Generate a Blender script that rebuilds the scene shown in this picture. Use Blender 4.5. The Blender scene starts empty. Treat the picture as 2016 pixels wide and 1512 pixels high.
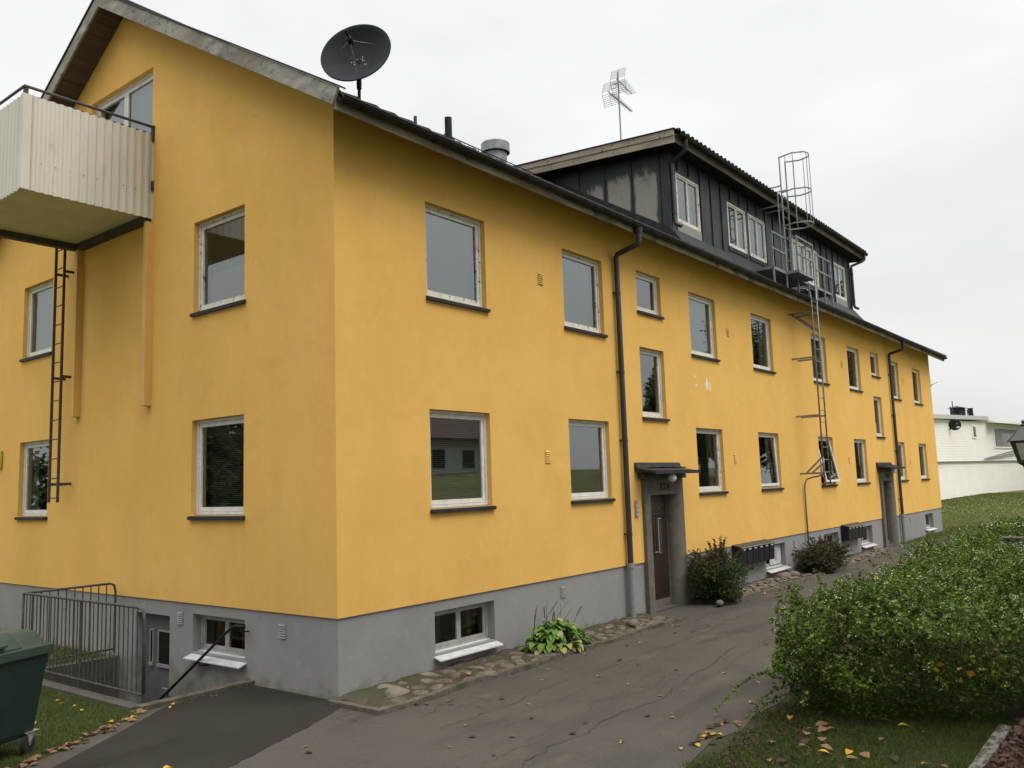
import bpy, math, random
import numpy as np
from mathutils import Vector, Matrix
S = bpy.context.scene
COL = S.collection
rad = math.radians
# ------------------------------------------------------------------ camera
RT = Vector((0.61996710, -0.78395958, -0.03237557)); UP = Vector((-0.07190337, -0.09785417, 0.99259985)); FW = Vector((0.78132624, 0.61305134, 0.11703570))
CAM = Vector((-6.45111, -7.66769, 2.34257))
cd = bpy.data.cameras.new("camera"); cam = bpy.data.objects.new("camera", cd); COL.objects.link(cam)
cd.sensor_width = 36.0; cd.lens = 1674.388 / 2016 * 36.0; cd.clip_end = 2000; cd.clip_start = 0.05
cam.matrix_world = Matrix(((RT.x, UP.x, -FW.x, CAM.x), (RT.y, UP.y, -FW.y, CAM.y), (RT.z, UP.z, -FW.z, CAM.z), (0, 0, 0, 1)))
S.camera = cam
# ------------------------------------------------------------------ world: overcast sky
W = bpy.data.worlds.new("World"); S.world = W; W.use_nodes = True
nt = W.node_tree; N = nt.nodes; Lk = nt.links; N.clear()
out = N.new('ShaderNodeOutputWorld'); bg = N.new('ShaderNodeBackground'); bg2 = N.new('ShaderNodeBackground'); add = N.new('ShaderNodeAddShader')
sky = N.new('ShaderNodeTexSky'); sky.sky_type = 'NISHITA'; sky.sun_disc = False; sky.sun_elevation = rad(58); sky.sun_rotation = rad(160)
hs = N.new('ShaderNodeHueSaturation'); hs.inputs['Saturation'].default_value = 0.12
Lk.new(sky.outputs[0], hs.inputs['Color']); Lk.new(hs.outputs[0], bg.inputs[0]); bg.inputs[1].default_value = 0.02
tc = N.new('ShaderNodeTexCoord'); sep = N.new('ShaderNodeSeparateXYZ'); Lk.new(tc.outputs['Generated'], sep.inputs[0])
cr = N.new('ShaderNodeValToRGB'); Lk.new(sep.outputs[2], cr.inputs[0])
E_ = cr.color_ramp.elements
E_[0].position = 0.0; E_[0].color = (.172, .172, .165, 1)
E_[1].position = 0.30; E_[1].color = (.205, .207, .207, 1)
for p_, c_ in ((.52, .222), (.60, .42), (.74, .70), (1., .85)):
    e = E_.new(p_); e.color = (c_, c_ * 1.0, c_ * 1.0, 1)
mp = N.new('ShaderNodeMapping'); mp.inputs['Scale'].default_value = (2.0, 2.0, 5.0); Lk.new(tc.outputs['Generated'], mp.inputs[0])
nz = N.new('ShaderNodeTexNoise'); nz.inputs['Scale'].default_value = 1.3; nz.inputs['Detail'].default_value = 4; Lk.new(mp.outputs[0], nz.inputs[0])
mr = N.new('ShaderNodeMapRange'); mr.inputs[1].default_value = .3; mr.inputs[2].default_value = .7; mr.inputs[3].default_value = .89; mr.inputs[4].default_value = 1.07
Lk.new(nz.outputs[0], mr.inputs[0])
vm = N.new('ShaderNodeVectorMath'); vm.operation = 'SCALE'; Lk.new(cr.outputs[0], vm.inputs[0]); Lk.new(mr.outputs[0], vm.inputs['Scale'])
# brighter cloud on the side of the hidden sun (behind the camera)
bd = N.new('ShaderNodeVectorMath'); bd.operation = 'DOT_PRODUCT'; bd.inputs[1].default_value = (0.35, -0.90, 0.25); Lk.new(tc.outputs['Generated'], bd.inputs[0])
br_ = N.new('ShaderNodeMapRange'); br_.inputs[1].default_value = .25; br_.inputs[2].default_value = 1.; br_.inputs[3].default_value = 1.; br_.inputs[4].default_value = 1.1; br_.interpolation_type = 'SMOOTHSTEP'; Lk.new(bd.outputs['Value'], br_.inputs[0])
vm2 = N.new('ShaderNodeVectorMath'); vm2.operation = 'SCALE'; Lk.new(vm.outputs[0], vm2.inputs[0]); Lk.new(br_.outputs[0], vm2.inputs['Scale'])
Lk.new(vm2.outputs[0], bg2.inputs[0]); bg2.inputs[1].default_value = 4.0
Lk.new(bg.outputs[0], add.inputs[0]); Lk.new(bg2.outputs[0], add.inputs[1]); Lk.new(add.outputs[0], out.inputs[0])
# ------------------------------------------------------------------ sun (overcast: soft)
sl = bpy.data.lights.new("sun", 'SUN'); sl.energy = 1.5; sl.angle = rad(35); sl.color = (1.0, 0.95, 0.87)
so = bpy.data.objects.new("sun", sl); COL.objects.link(so)
sd = Vector((0.08, -0.54, 0.86)).normalized()
so.rotation_euler = sd.to_track_quat('Z', 'Y').to_euler()
S.view_settings.view_transform = 'Standard'; S.view_settings.look = 'None'; S.view_settings.exposure = 0.0; S.view_settings.gamma = 1.0
S.render.engine = 'CYCLES'
S.render.resolution_x = 1024; S.render.resolution_y = 768
try: S.cycles.transparent_max_bounces = 12; S.cycles.max_bounces = 6
except Exception: pass

# ------------------------------------------------------------------ materials
def mat(name, c1, c2=None, rough=.8, scale=3., detail=5., stretch=(1, 1, 1), bump=0., bscale=60., spec=.3, metal=0., c3=None, s3=20., f3=(.55, .75), lo=.35, hi=.65, bdist=.01, coord='Object', distort=0.):
    m = bpy.data.materials.new(name); m.use_nodes = True
    n = m.node_tree.nodes; l = m.node_tree.links; b = n['Principled BSDF']
    b.inputs['Roughness'].default_value = rough; b.inputs['Metallic'].default_value = metal
    b.inputs['Specular IOR Level'].default_value = spec
    b.inputs['Base Color'].default_value = (*c1, 1)
    t = n.new('ShaderNodeTexCoord')
    src = t.outputs['Object']
    if coord == 'Geo':
        g = n.new('ShaderNodeNewGeometry'); src = g.outputs['Position']
    mpg = n.new('ShaderNodeMapping'); mpg.inputs['Scale'].default_value = stretch; l.new(src, mpg.inputs[0])
    last = None
    if c2:
        z = n.new('ShaderNodeTexNoise'); z.inputs['Scale'].default_value = scale; z.inputs['Detail'].default_value = detail; z.inputs['Distortion'].default_value = distort
        z.inputs['Roughness'].default_value = .6
        l.new(mpg.outputs[0], z.inputs[0])
        r = n.new('ShaderNodeMapRange'); r.inputs[1].default_value = lo; r.inputs[2].default_value = hi; r.interpolation_type = 'SMOOTHSTEP'; l.new(z.outputs[0], r.inputs[0])
        mx = n.new('ShaderNodeMix'); mx.data_type = 'RGBA'; mx.inputs['A'].default_value = (*c1, 1); mx.inputs['B'].default_value = (*c2, 1)
        l.new(r.outputs[0], mx.inputs['Factor']); last = mx.outputs['Result']
        if c3:
            z3 = n.new('ShaderNodeTexNoise'); z3.inputs['Scale'].default_value = s3; z3.inputs['Detail'].default_value = 6; l.new(src, z3.inputs[0])
            r3 = n.new('ShaderNodeMapRange'); r3.inputs[1].default_value = f3[0]; r3.inputs[2].default_value = f3[1]; r3.interpolation_type = 'SMOOTHSTEP'; l.new(z3.outputs[0], r3.inputs[0])
            m3 = n.new('ShaderNodeMix'); m3.data_type = 'RGBA'; m3.inputs['B'].default_value = (*c3, 1)
            l.new(last, m3.inputs['A']); l.new(r3.outputs[0], m3.inputs['Factor']); last = m3.outputs['Result']
        l.new(last, b.inputs['Base Color'])
    if bump:
        zb = n.new('ShaderNodeTexNoise'); zb.inputs['Scale'].default_value = bscale; zb.inputs['Detail'].default_value = 4; l.new(src, zb.inputs[0])
        bp = n.new('ShaderNodeBump'); bp.inputs['Strength'].default_value = bump; bp.inputs['Distance'].default_value = bdist; l.new(zb.outputs[0], bp.inputs['Height']); l.new(bp.outputs[0], b.inputs['Normal'])
    m['last'] = 1
    return m
def chain(m, color, noise_scale, lo, hi, stretch=(1, 1, 1), op='MIX', detail=5, fac=1., dist=0.):
    """layer one more procedural colour over the base colour of m"""
    n = m.node_tree.nodes; l = m.node_tree.links; b = n['Principled BSDF']
    g = n.new('ShaderNodeNewGeometry'); mpg = n.new('ShaderNodeMapping'); mpg.inputs['Scale'].default_value = stretch; l.new(g.outputs['Position'], mpg.inputs[0])
    z = n.new('ShaderNodeTexNoise'); z.inputs['Scale'].default_value = noise_scale; z.inputs['Detail'].default_value = detail; z.inputs['Distortion'].default_value = dist; l.new(mpg.outputs[0], z.inputs[0])
    r = n.new('ShaderNodeMapRange'); r.inputs[1].default_value = lo; r.inputs[2].default_value = hi; r.inputs[4].default_value = fac; r.interpolation_type = 'SMOOTHSTEP'; l.new(z.outputs[0], r.inputs[0])
    mx = n.new('ShaderNodeMix'); mx.data_type = 'RGBA'; mx.blend_type = op; mx.inputs['B'].default_value = (*color, 1)
    bc = b.inputs['Base Color']
    if bc.is_linked: l.new(bc.links[0].from_socket, mx.inputs['A'])
    else: mx.inputs['A'].default_value = bc.default_value
    l.new(r.outputs[0], mx.inputs['Factor']); l.new(mx.outputs['Result'], bc)
    return r, mx

M = {}
M['yellow'] = mat('yellow_render', (.74, .447, .123), (.69, .406, .106), rough=.92, scale=.8, stretch=(1, 1, .7), bump=.65, bscale=85, bdist=.006, spec=.15)
chain(M['yellow'], (.64, .375, .11), 1.1, .5, .75, stretch=(1.3, 1.3, .5), fac=.45)
chain(M['yellow'], (.55, .34, .115), 1.6, .60, .80, stretch=(1.2, 1.2, .5), fac=.4, dist=.6)
chain(M['yellow'], (.60, .35, .095), 75., .45, .62, fac=.35, detail=3)
chain(M['yellow'], (.50, .31, .11), 3.0, .66, .80, stretch=(3, 3, .16), fac=.35)
chain(M['yellow'], (.57, .345, .10), 2.8, .50, .70, fac=.26, dist=1.2, detail=8)
chain(M['yellow'], (.78, .50, .17), 2.1, .56, .74, fac=.25, dist=.8, detail=7)
chain(M['yellow'], (.79, .48, .14), 5., .55, .8, stretch=(1, 1, 1), fac=.4)
M['yellow_metal'] = mat('yellow_metal', (.68, .42, .12), (.60, .36, .10), rough=.6, scale=3, stretch=(1, 1, .3))
M['plinth'] = mat('plinth_grey', (.262, .260, .252), (.235, .233, .225), rough=.9, scale=1.5, stretch=(1, 1, .6), bump=.4, bscale=60, bdist=.006, c3=(.275, .272, .264), s3=6., f3=(.5, .75), spec=.15)
chain(M['plinth'], (.17, .16, .135), 2.2, .62, .80, stretch=(1, 1, .8), fac=.35)
chain(M['plinth'], (.20, .196, .185), 80., .45, .62, fac=.4, detail=3)
def splash(m):
    n = m.node_tree.nodes; l = m.node_tree.links; bs = n['Principled BSDF']; g = n.new('ShaderNodeNewGeometry'); se = n.new('ShaderNodeSeparateXYZ'); l.new(g.outputs['Position'], se.inputs[0])
    z = n.new('ShaderNodeTexNoise'); z.inputs['Scale'].default_value = 4.5; z.inputs['Detail'].default_value = 8; l.new(g.outputs['Position'], z.inputs[0])
    h = n.new('ShaderNodeMapRange'); h.inputs[1].default_value = 0.; h.inputs[2].default_value = .32; h.inputs[3].default_value = .22; h.inputs[4].default_value = -.25; l.new(se.outputs[2], h.inputs[0])
    a = n.new('ShaderNodeMath'); l.new(z.outputs[0], a.inputs[0]); l.new(h.outputs[0], a.inputs[1])
    r = n.new('ShaderNodeMapRange'); r.inputs[1].default_value = .55; r.inputs[2].default_value = .80; r.inputs[4].default_value = .6; r.interpolation_type = 'SMOOTHSTEP'; l.new(a.outputs[0], r.inputs[0])
    mx = n.new('ShaderNodeMix'); mx.data_type = 'RGBA'; mx.inputs['B'].default_value = (.15, .135, .095, 1); l.new(bs.inputs['Base Color'].links[0].from_socket, mx.inputs['A']); l.new(r.outputs[0], mx.inputs['Factor']); l.new(mx.outputs['Result'], bs.inputs['Base Color'])
splash(M['plinth'])
M['interior'] = mat('interior_plaster', (.22, .21, .19), rough=.9)
M['frame'] = mat('white_paint', (.66, .65, .61), (.56, .55, .51), rough=.6, scale=9, c3=(.26, .22, .17), s3=22., f3=(.66, .74))
M['frame_grey'] = mat('grey_white_paint', (.36, .355, .33), (.28, .275, .255), rough=.7, scale=9)
M['frame_worn'] = mat('white_paint_worn', (.64, .63, .58), (.52, .50, .45), rough=.7, scale=9, c3=(.16, .13, .10), s3=14., f3=(.62, .67))
M['sill'] = mat('sill_metal', (.017, .017, .019), (.032, .032, .034), rough=.6, scale=8, spec=.2)
M['sill_white'] = mat('sill_white', (.56, .56, .55), (.45, .45, .44), rough=.5, scale=6)
M['black_metal'] = mat('black_metal', (.008, .0085, .009), (.020, .020, .021), rough=.6, scale=5, spec=.2, stretch=(1, 1, .4))
M['pipe'] = mat('downpipe_metal', (.018, .019, .021), (.050, .050, .052), rough=.5, scale=4, lo=.45, hi=.7, spec=.5, stretch=(1, 1, .35))
M['pipe_grey'] = mat('grey_pipe', (.25, .25, .25), (.2, .2, .2), rough=.6, scale=4)
M['cladding'] = mat('dark_sheet_metal', (.024, .027, .031), (.044, .048, .052), rough=.5, scale=2.5, spec=.25, stretch=(1, 1, .5))
M['tile'] = mat('dark_roof_tile', (.010, .010, .011), (.022, .022, .022), rough=.8, scale=6, spec=.12)
M['galv'] = mat('galvanised_steel', (.25, .26, .275), (.17, .175, .185), rough=.55, scale=9, metal=.3, spec=.5)
M['grating'] = mat('grating_steel', (.07, .073, .08), (.05, .052, .057), rough=.6, scale=9, metal=.2)
M['rust'] = mat('brown_steel', (.050, .046, .042), (.085, .074, .064), rough=.75, scale=14)
M['wood'] = mat('weathered_board', (.30, .285, .245), (.18, .165, .135), rough=.85, scale=3, stretch=(1, .4, 1.2), c3=(.10, .09, .07), s3=11., f3=(.58, .70), bump=.5, bscale=40)
chain(M['wood'], (.42, .41, .37), 6., .5, .7, stretch=(1, .35, 1.2), fac=.7)
M['wood_tan'] = mat('tan_board', (.33, .285, .215), (.22, .185, .14), rough=.85, scale=3, stretch=(2, .5, 6), c3=(.09, .075, .06), s3=11., f3=(.6, .72), bump=.4, bscale=40)
M['soffit'] = mat('soffit_board', (.085, .062, .045), (.055, .04, .03), rough=.85, scale=3, stretch=(.3, 6, 6))
M['soffit_grey'] = mat('soffit_grey', (.15, .135, .115), (.07, .062, .052), rough=.85, scale=2.5, stretch=(.4, 3, 3))
M['eave_wood'] = mat('eave_board_worn', (.34, .31, .26), (.17, .15, .12), rough=.85, scale=2.2, stretch=(.5, 3, 3), c3=(.09, .08, .065), s3=3.5, f3=(.55, .7))
M['corr'] = mat('corrugated_cream', (.60, .58, .51), (.55, .525, .45), rough=.55, scale=2., stretch=(1, 1, .3))
chain(M['corr'], (.40, .36, .27), 2.6, .6, .78, stretch=(3, 3, .5), fac=.5)
M['bal_floor'] = mat('balcony_underside', (.58, .565, .47), (.52, .50, .41), rough=.7, scale=3)
M['concrete'] = mat('concrete', (.150, .137, .112), (.118, .107, .088), rough=.92, scale=7, bump=.9, bscale=120, bdist=.008, c3=(.10, .095, .08), s3=3., f3=(.5, .75))
M['concrete_dark'] = mat('concrete_dark', (.085, .08, .07), (.062, .058, .05), rough=.92, scale=4, bump=.7, bscale=60)
M['door_wood'] = mat('brown_door', (.036, .020, .014), (.022, .013, .009), rough=.45, scale=3, stretch=(8, 8, .6), spec=.5, c3=(.13, .085, .055), s3=2.2, f3=(.62, .8))
M['door_grey'] = mat('grey_door', (.100, .100, .100), (.085, .085, .084), rough=.6, scale=3)
M['white'] = mat('white_siding_paint', (.86, .845, .79), (.82, .805, .75), rough=.7, scale=1)
M['globe'] = mat('opal_glass', (.75, .75, .72), rough=.25, spec=.5)
M['bin'] = mat('bin_plastic', (.006, .017, .015), (.009, .022, .019), rough=.45, scale=5, spec=.5, bump=.15, bscale=150)
M['bin_lid'] = mat('bin_lid_plastic', (.020, .036, .026), (.028, .046, .033), rough=.5, scale=6, spec=.4)
M['rubber'] = mat('rubber', (.018, .018, .018), rough=.8)
M['steel'] = mat('zinc_steel', (.42, .43, .44), (.3, .31, .32), rough=.4, scale=20, metal=.6)
M['dishm'] = mat('dish_paint', (.012, .014, .016), (.018, .020, .022), rough=.7, scale=4, spec=.15)
M['alu'] = mat('antenna_metal', (.20, .20, .20), rough=.5, metal=.4)
M['mail'] = mat('mailbox_black', (.009, .009, .010), (.014, .014, .015), rough=.5, scale=8, spec=.25)
M['mail_lid'] = mat('mailbox_lid', (.030, .029, .028), (.055, .052, .05), rough=.5, scale=10, spec=.25)
M['paper'] = mat('name_label', (.5, .5, .48), rough=.6)
M['lamp'] = mat('lantern_black', (.012, .013, .014), rough=.4, spec=.5)
M['curtain'] = mat('curtain', (.60, .60, .58), (.5, .5, .48), rough=.9, scale=30, stretch=(1, 1, .02))
M['blind'] = mat('blind_slat', (.62, .62, .60), rough=.6)
M['shade'] = mat('light_blind', (.48, .55, .57), rough=.8)
M['beige'] = mat('beige_curtain', (.30, .24, .17), rough=.9)
M['patch'] = mat('white_filler', (.74, .66, .46), rough=.9)
# asphalt with cracks
def asphalt(name, a, b, cracks=True):
    m = mat(name, a, b, rough=.88, scale=.9, bump=.9, bscale=170, bdist=.006, coord='Geo', spec=.12)
    chain(m, tuple(x * 1.55 for x in a), 140., .58, .72, fac=.9, detail=2)
    chain(m, tuple(x * .55 for x in a), 90., .60, .72, fac=.6, detail=2)
    chain(m, tuple(x * .62 for x in a), .75, .52, .70, stretch=(.35, 1.6, 1), fac=.75, dist=.8)
    chain(m, (a[0] * 1.35, a[1] * 1.3, a[2] * 1.15), .6, .55, .75, stretch=(.4, 1.3, 1), fac=.6)
    chain(m, tuple(x * .62 for x in a), 26., .56, .74, fac=.55, detail=6)
    chain(m, tuple(x * 1.5 for x in a), 38., .60, .72, fac=.45, detail=5)
    chain(m, (a[0] * 1.45, a[1] * 1.42, a[2] * 1.35), 1.7, .58, .72, stretch=(.6, 1.2, 1), fac=.45, detail=8)
    if cracks:
        n = m.node_tree.nodes; l = m.node_tree.links; bs = n['Principled BSDF']
        g = n.new('ShaderNodeNewGeometry')
        nd = n.new('ShaderNodeTexNoise'); nd.inputs['Scale'].default_value = 2.5; nd.inputs['Detail'].default_value = 6; l.new(g.outputs['Position'], nd.inputs[0])
        va = n.new('ShaderNodeVectorMath'); va.operation = 'MULTIPLY_ADD'; va.inputs[1].default_value = (.55, .55, .55); l.new(nd.outputs['Color'], va.inputs[0]); l.new(g.outputs['Position'], va.inputs[2])
        vo = n.new('ShaderNodeTexVoronoi'); vo.feature = 'DISTANCE_TO_EDGE'; vo.inputs['Scale'].default_value = 1.25; l.new(va.outputs[0], vo.inputs['Vector'])
        r1 = n.new('ShaderNodeMapRange'); r1.inputs[1].default_value = 0.002; r1.inputs[2].default_value = .012; r1.inputs[3].default_value = 1; r1.inputs[4].default_value = 0; l.new(vo.outputs['Distance'], r1.inputs[0])
        nm = n.new('ShaderNodeTexNoise'); nm.inputs['Scale'].default_value = .45; l.new(g.outputs['Position'], nm.inputs[0])
        r2 = n.new('ShaderNodeMapRange'); r2.inputs[1].default_value = .54; r2.inputs[2].default_value = .66; l.new(nm.outputs[0], r2.inputs[0])
        mu = n.new('ShaderNodeMath'); mu.operation = 'MULTIPLY'; l.new(r1.outputs[0], mu.inputs[0]); l.new(r2.outputs[0], mu.inputs[1])
        mx = n.new('ShaderNodeMix'); mx.data_type = 'RGBA'; mx.inputs['B'].default_value = (.018, .016, .013, 1)
        l.new(bs.inputs['Base Color'].links[0].from_socket, mx.inputs['A']); l.new(mu.outputs[0], mx.inputs['Factor']); l.new(mx.outputs['Result'], bs.inputs['Base Color'])
    return m
M['asphalt'] = asphalt('asphalt', (.076, .069, .056), (.066, .060, .049))
M['asphalt2'] = asphalt('asphalt_new', (.025, .023, .019), (.031, .029, .024), cracks=False)
M['crack'] = mat('crack_soil', (.040, .034, .026), (.052, .048, .028), rough=1, scale=12, coord='Geo')
M['soil'] = mat('soil', (.045, .036, .025), (.075, .062, .040), rough=1, scale=9, bump=1., bscale=40, bdist=.03, coord='Geo', c3=(.05, .06, .022), s3=3.5, f3=(.5, .62))
M['grassbase'] = mat('lawn_soil', (.085, .092, .028), (.120, .128, .042), rough=1, scale=.55, coord='Geo', c3=(.060, .066, .024), s3=1.6, f3=(.55, .72), bump=1., bscale=22, bdist=.04)
chain(M['grassbase'], (.050, .046, .02), 1.2, .62, .74, stretch=(.35, 1.8, 1), fac=.8)
M['stone'] = mat('field_stone', (.135, .115, .088), (.08, .068, .05), rough=.9, scale=7, coord='Geo', c3=(.19, .165, .135), s3=2.6, f3=(.5, .7), bump=.6, bscale=50)
M['stone_pink'] = mat('pink_stone', (.19, .155, .125), (.13, .105, .085), rough=.9, scale=9, bump=.6, bscale=50)
M['kerb'] = mat('kerb_concrete', (.115, .10, .078), (.075, .066, .05), rough=.95, scale=14, coord='Geo', bump=1., bscale=70, bdist=.01, c3=(.05, .055, .025), s3=5., f3=(.5, .68))
M['timber'] = mat('edging_timber', (.20, .185, .155), (.06, .05, .035), rough=.9, scale=9, stretch=(1, 2, 2), bump=1., bscale=50, bdist=.02, lo=.4, hi=.6)
def leafm(name, c, c2, trans=.25, rough=.6):
    m = bpy.data.materials.new(name); m.use_nodes = True
    n = m.node_tree.nodes; l = m.node_tree.links; b = n['Principled BSDF']; b.inputs['Roughness'].default_value = rough; b.inputs['Specular IOR Level'].default_value = .15
    g = n.new('ShaderNodeNewGeometry'); z = n.new('ShaderNodeTexNoise'); z.inputs['Scale'].default_value = 1.7; z.inputs['Detail'].default_value = 2; l.new(g.outputs['Position'], z.inputs[0])
    ad = n.new('ShaderNodeMath'); ad.operation = 'ADD'; l.new(g.outputs['Random Per Island'], ad.inputs[0]); l.new(z.outputs[0], ad.inputs[1])
    r = n.new('ShaderNodeMapRange'); r.inputs[1].default_value = .35; r.inputs[2].default_value = 1.35; l.new(ad.outputs[0], r.inputs[0])
    mx = n.new('ShaderNodeMix'); mx.data_type = 'RGBA'; mx.inputs['A'].default_value = (*c, 1); mx.inputs['B'].default_value = (*c2, 1); l.new(r.outputs[0], mx.inputs['Factor'])
    l.new(mx.outputs['Result'], b.inputs['Base Color'])
    tr = n.new('ShaderNodeBsdfTranslucent'); l.new(mx.outputs['Result'], tr.inputs[0]); ms = n.new('ShaderNodeMixShader'); ms.inputs[0].default_value = trans
    l.new(b.outputs[0], ms.inputs[1]); l.new(tr.outputs[0], ms.inputs[2]); l.new(ms.outputs[0], n['Material Output'].inputs[0])
    return m
M['hedge_leaf'] = leafm('hedge_leaf', (.012, .033, .005), (.130, .190, .028), trans=.22)
M['shrub_leaf'] = leafm('shrub_leaf', (.020, .036, .012), (.072, .100, .032))
M['shrub_red'] = leafm('shrub_red_leaf', (.045, .040, .018), (.095, .070, .030))
M['shrub_dark'] = leafm('dark_shrub_leaf', (.026, .030, .014), (.085, .075, .034))
M['hosta'] = leafm('hosta_leaf', (.050, .115, .020), (.15, .26, .055), rough=.45)
M['hosta_y'] = leafm('hosta_leaf_yellow', (.25, .28, .07), (.36, .34, .14))
M['grass'] = leafm('grass_blade', (.036, .062, .011), (.105, .140, .028))
M['grass_far'] = leafm('far_grass_blade', (.068, .090, .018), (.125, .152, .036))
M['tree_leaf'] = leafm('tree_leaf', (.06, .08, .03), (.12, .12, .05))
M['weed'] = leafm('weed_leaf', (.08, .10, .03), (.15, .17, .06))
M['berry'] = mat('white_berry', (.72, .73, .66), rough=.4, spec=.4)
M['twig'] = mat('twig', (.07, .045, .03), (.05, .035, .025), rough=.9)
M['leaf_y'] = leafm('yellow_fallen_leaf', (.52, .26, .03), (.62, .40, .06), rough=.7)
M['leaf_b'] = leafm('brown_fallen_leaf', (.12, .065, .032), (.30, .19, .10), rough=.8)
M['leaf_d'] = leafm('dark_fallen_leaf', (.045, .032, .022), (.09, .06, .04), rough=.8)
M['litter'] = leafm('litter_leaf', (.050, .028, .020), (.15, .095, .07), rough=.8)
def glass(name, ior=2.0, tint=(.9, .93, .92)):
    m = bpy.data.materials.new(name); m.use_nodes = True
    n = m.node_tree.nodes; l = m.node_tree.links; n.remove(n['Principled BSDF'])
    f = n.new('ShaderNodeFresnel'); f.inputs[0].default_value = ior
    t = n.new('ShaderNodeBsdfTransparent'); t.inputs[0].default_value = (*tint, 1)
    g = n.new('ShaderNodeBsdfGlossy'); g.inputs[0].default_value = (.86, .92, .93, 1); g.inputs[1].default_value = .015
    x = n.new('ShaderNodeMixShader'); l.new(f.outputs[0], x.inputs[0]); l.new(t.outputs[0], x.inputs[1]); l.new(g.outputs[0], x.inputs[2]); l.new(x.outputs[0], n['Material Output'].inputs[0])
    return m
M['glass'] = glass('window_glass', 2.7)
M['glass_dim'] = glass('cellar_glass', 1.6, (.55, .5, .45))

# ------------------------------------------------------------------ mesh helpers
class MB:
    def __init__(s): s.v = []; s.f = []
    def add(s, vs, fs):
        o = len(s.v); s.v += [tuple(x) for x in vs]; s.f += [tuple(i + o for i in f) for f in fs]; return s
    def box(s, a, b):
        x0, y0, z0 = a; x1, y1, z1 = b
        if x0 > x1: x0, x1 = x1, x0
        if y0 > y1: y0, y1 = y1, y0
        if z0 > z1: z0, z1 = z1, z0
        return s.add([(x0, y0, z0), (x1, y0, z0), (x1, y1, z0), (x0, y1, z0), (x0, y0, z1), (x1, y0, z1), (x1, y1, z1), (x0, y1, z1)],
                     [(0, 3, 2, 1), (4, 5, 6, 7), (0, 1, 5, 4), (1, 2, 6, 5), (2, 3, 7, 6), (3, 0, 4, 7)])
    def tube(s, pts, r, n=8, cap=True):
        pts = [Vector(p) for p in pts]; rs = r if isinstance(r, (list, tuple)) else [r] * len(pts)
        rings = []; prev = None
        for i, p in enumerate(pts):
            d = (pts[min(i + 1, len(pts) - 1)] - pts[max(i - 1, 0)]).normalized()
            if prev is None: u = d.orthogonal().normalized()
            else: u = (prev - d * prev.dot(d)); u = u.normalized() if u.length > 1e-6 else d.orthogonal().normalized()
            prev = u; w = d.cross(u)
            rings.append([p + (u * math.cos(2 * math.pi * k / n) + w * math.sin(2 * math.pi * k / n)) * rs[i] for k in range(n)])
        vs = [q for R in rings for q in R]; fs = []
        for i in range(len(pts) - 1):
            for k in range(n):
                fs.append((i * n + k, i * n + (k + 1) % n, (i + 1) * n + (k + 1) % n, (i + 1) * n + k))
        if cap: fs.append(tuple(range(n - 1, -1, -1))); fs.append(tuple((len(pts) - 1) * n + k for k in range(n)))
        return s.add(vs, fs)
    def bar(s, a, b, w, h, up=(0, 0, 1)):
        a = Vector(a); b = Vector(b); d = (b - a).normalized(); up = Vector(up)
        x = d.cross(up)
        if x.length < 1e-4: x = d.orthogonal()
        x.normalize(); y = x.cross(d).normalized(); x = x * (w / 2); y = y * (h / 2)
        vs = [a - x - y, a + x - y, a + x + y, a - x + y, b - x - y, b + x - y, b + x + y, b - x + y]
        return s.add(vs, [(0, 1, 2, 3), (7, 6, 5, 4), (0, 4, 5, 1), (1, 5, 6, 2), (2, 6, 7, 3), (3, 7, 4, 0)])
    def prism(s, poly, d):
        """extrude polygon (3d points) by vector d"""
        n = len(poly); d = Vector(d); p = [Vector(q) for q in poly]
        vs = p + [q + d for q in p]
        fs = [tuple(range(n - 1, -1, -1)), tuple(range(n, 2 * n))] + [(i, (i + 1) % n, n + (i + 1) % n, n + i) for i in range(n)]
        return s.add(vs, fs)
    def lathe(s, prof, n=24, c=(0, 0, 0)):
        vs = []; fs = []
        for r, z in prof:
            for k in range(n):
                a = 2 * math.pi * k / n; vs.append((c[0] + r * math.cos(a), c[1] + r * math.sin(a), c[2] + z))
        for i in range(len(prof) - 1):
            for k in range(n): fs.append((i * n + k, i * n + (k + 1) % n, (i + 1) * n + (k + 1) % n, (i + 1) * n + k))
        return s.add(vs, fs)
    def build(s, name, m, parent=None, smooth=False, bevel=0.):
        org = Vector((0, 0, 0)) if parent is None else Vector(parent.get('_org', (0, 0, 0)))
        me = bpy.data.meshes.new(name); me.from_pydata([tuple(Vector(v) - org) for v in s.v], [], s.f); me.validate(); me.update()
        me.materials.append(m)
        if smooth: me.polygons.foreach_set('use_smooth', [True] * len(me.polygons))
        o = bpy.data.objects.new(name, me); COL.objects.link(o)
        if parent is not None: o.parent = parent; o['_org'] = tuple(org)
        if bevel:
            b = o.modifiers.new('bevel', 'BEVEL'); b.width = bevel; b.segments = 2; b.limit_method = 'ANGLE'
        return o
def tag(o, label=None, cat=None, group=None, kind=None):
    if label: o['label'] = label
    if cat: o['category'] = cat
    if group: o['group'] = group
    if kind: o['kind'] = kind
    return o
def thing(name, loc, label, cat, group=None):
    o = bpy.data.objects.new(name, None); COL.objects.link(o); o.location = loc; o['_org'] = tuple(loc); o.empty_display_size = .1
    return tag(o, label, cat, group)
def local(name, parent, loc, rz=0.):
    """transform holder information for a part placed with its own rotation"""
    return (Matrix.Translation(Vector(loc)) @ Matrix.Rotation(rz, 4, 'Z'))
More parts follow.
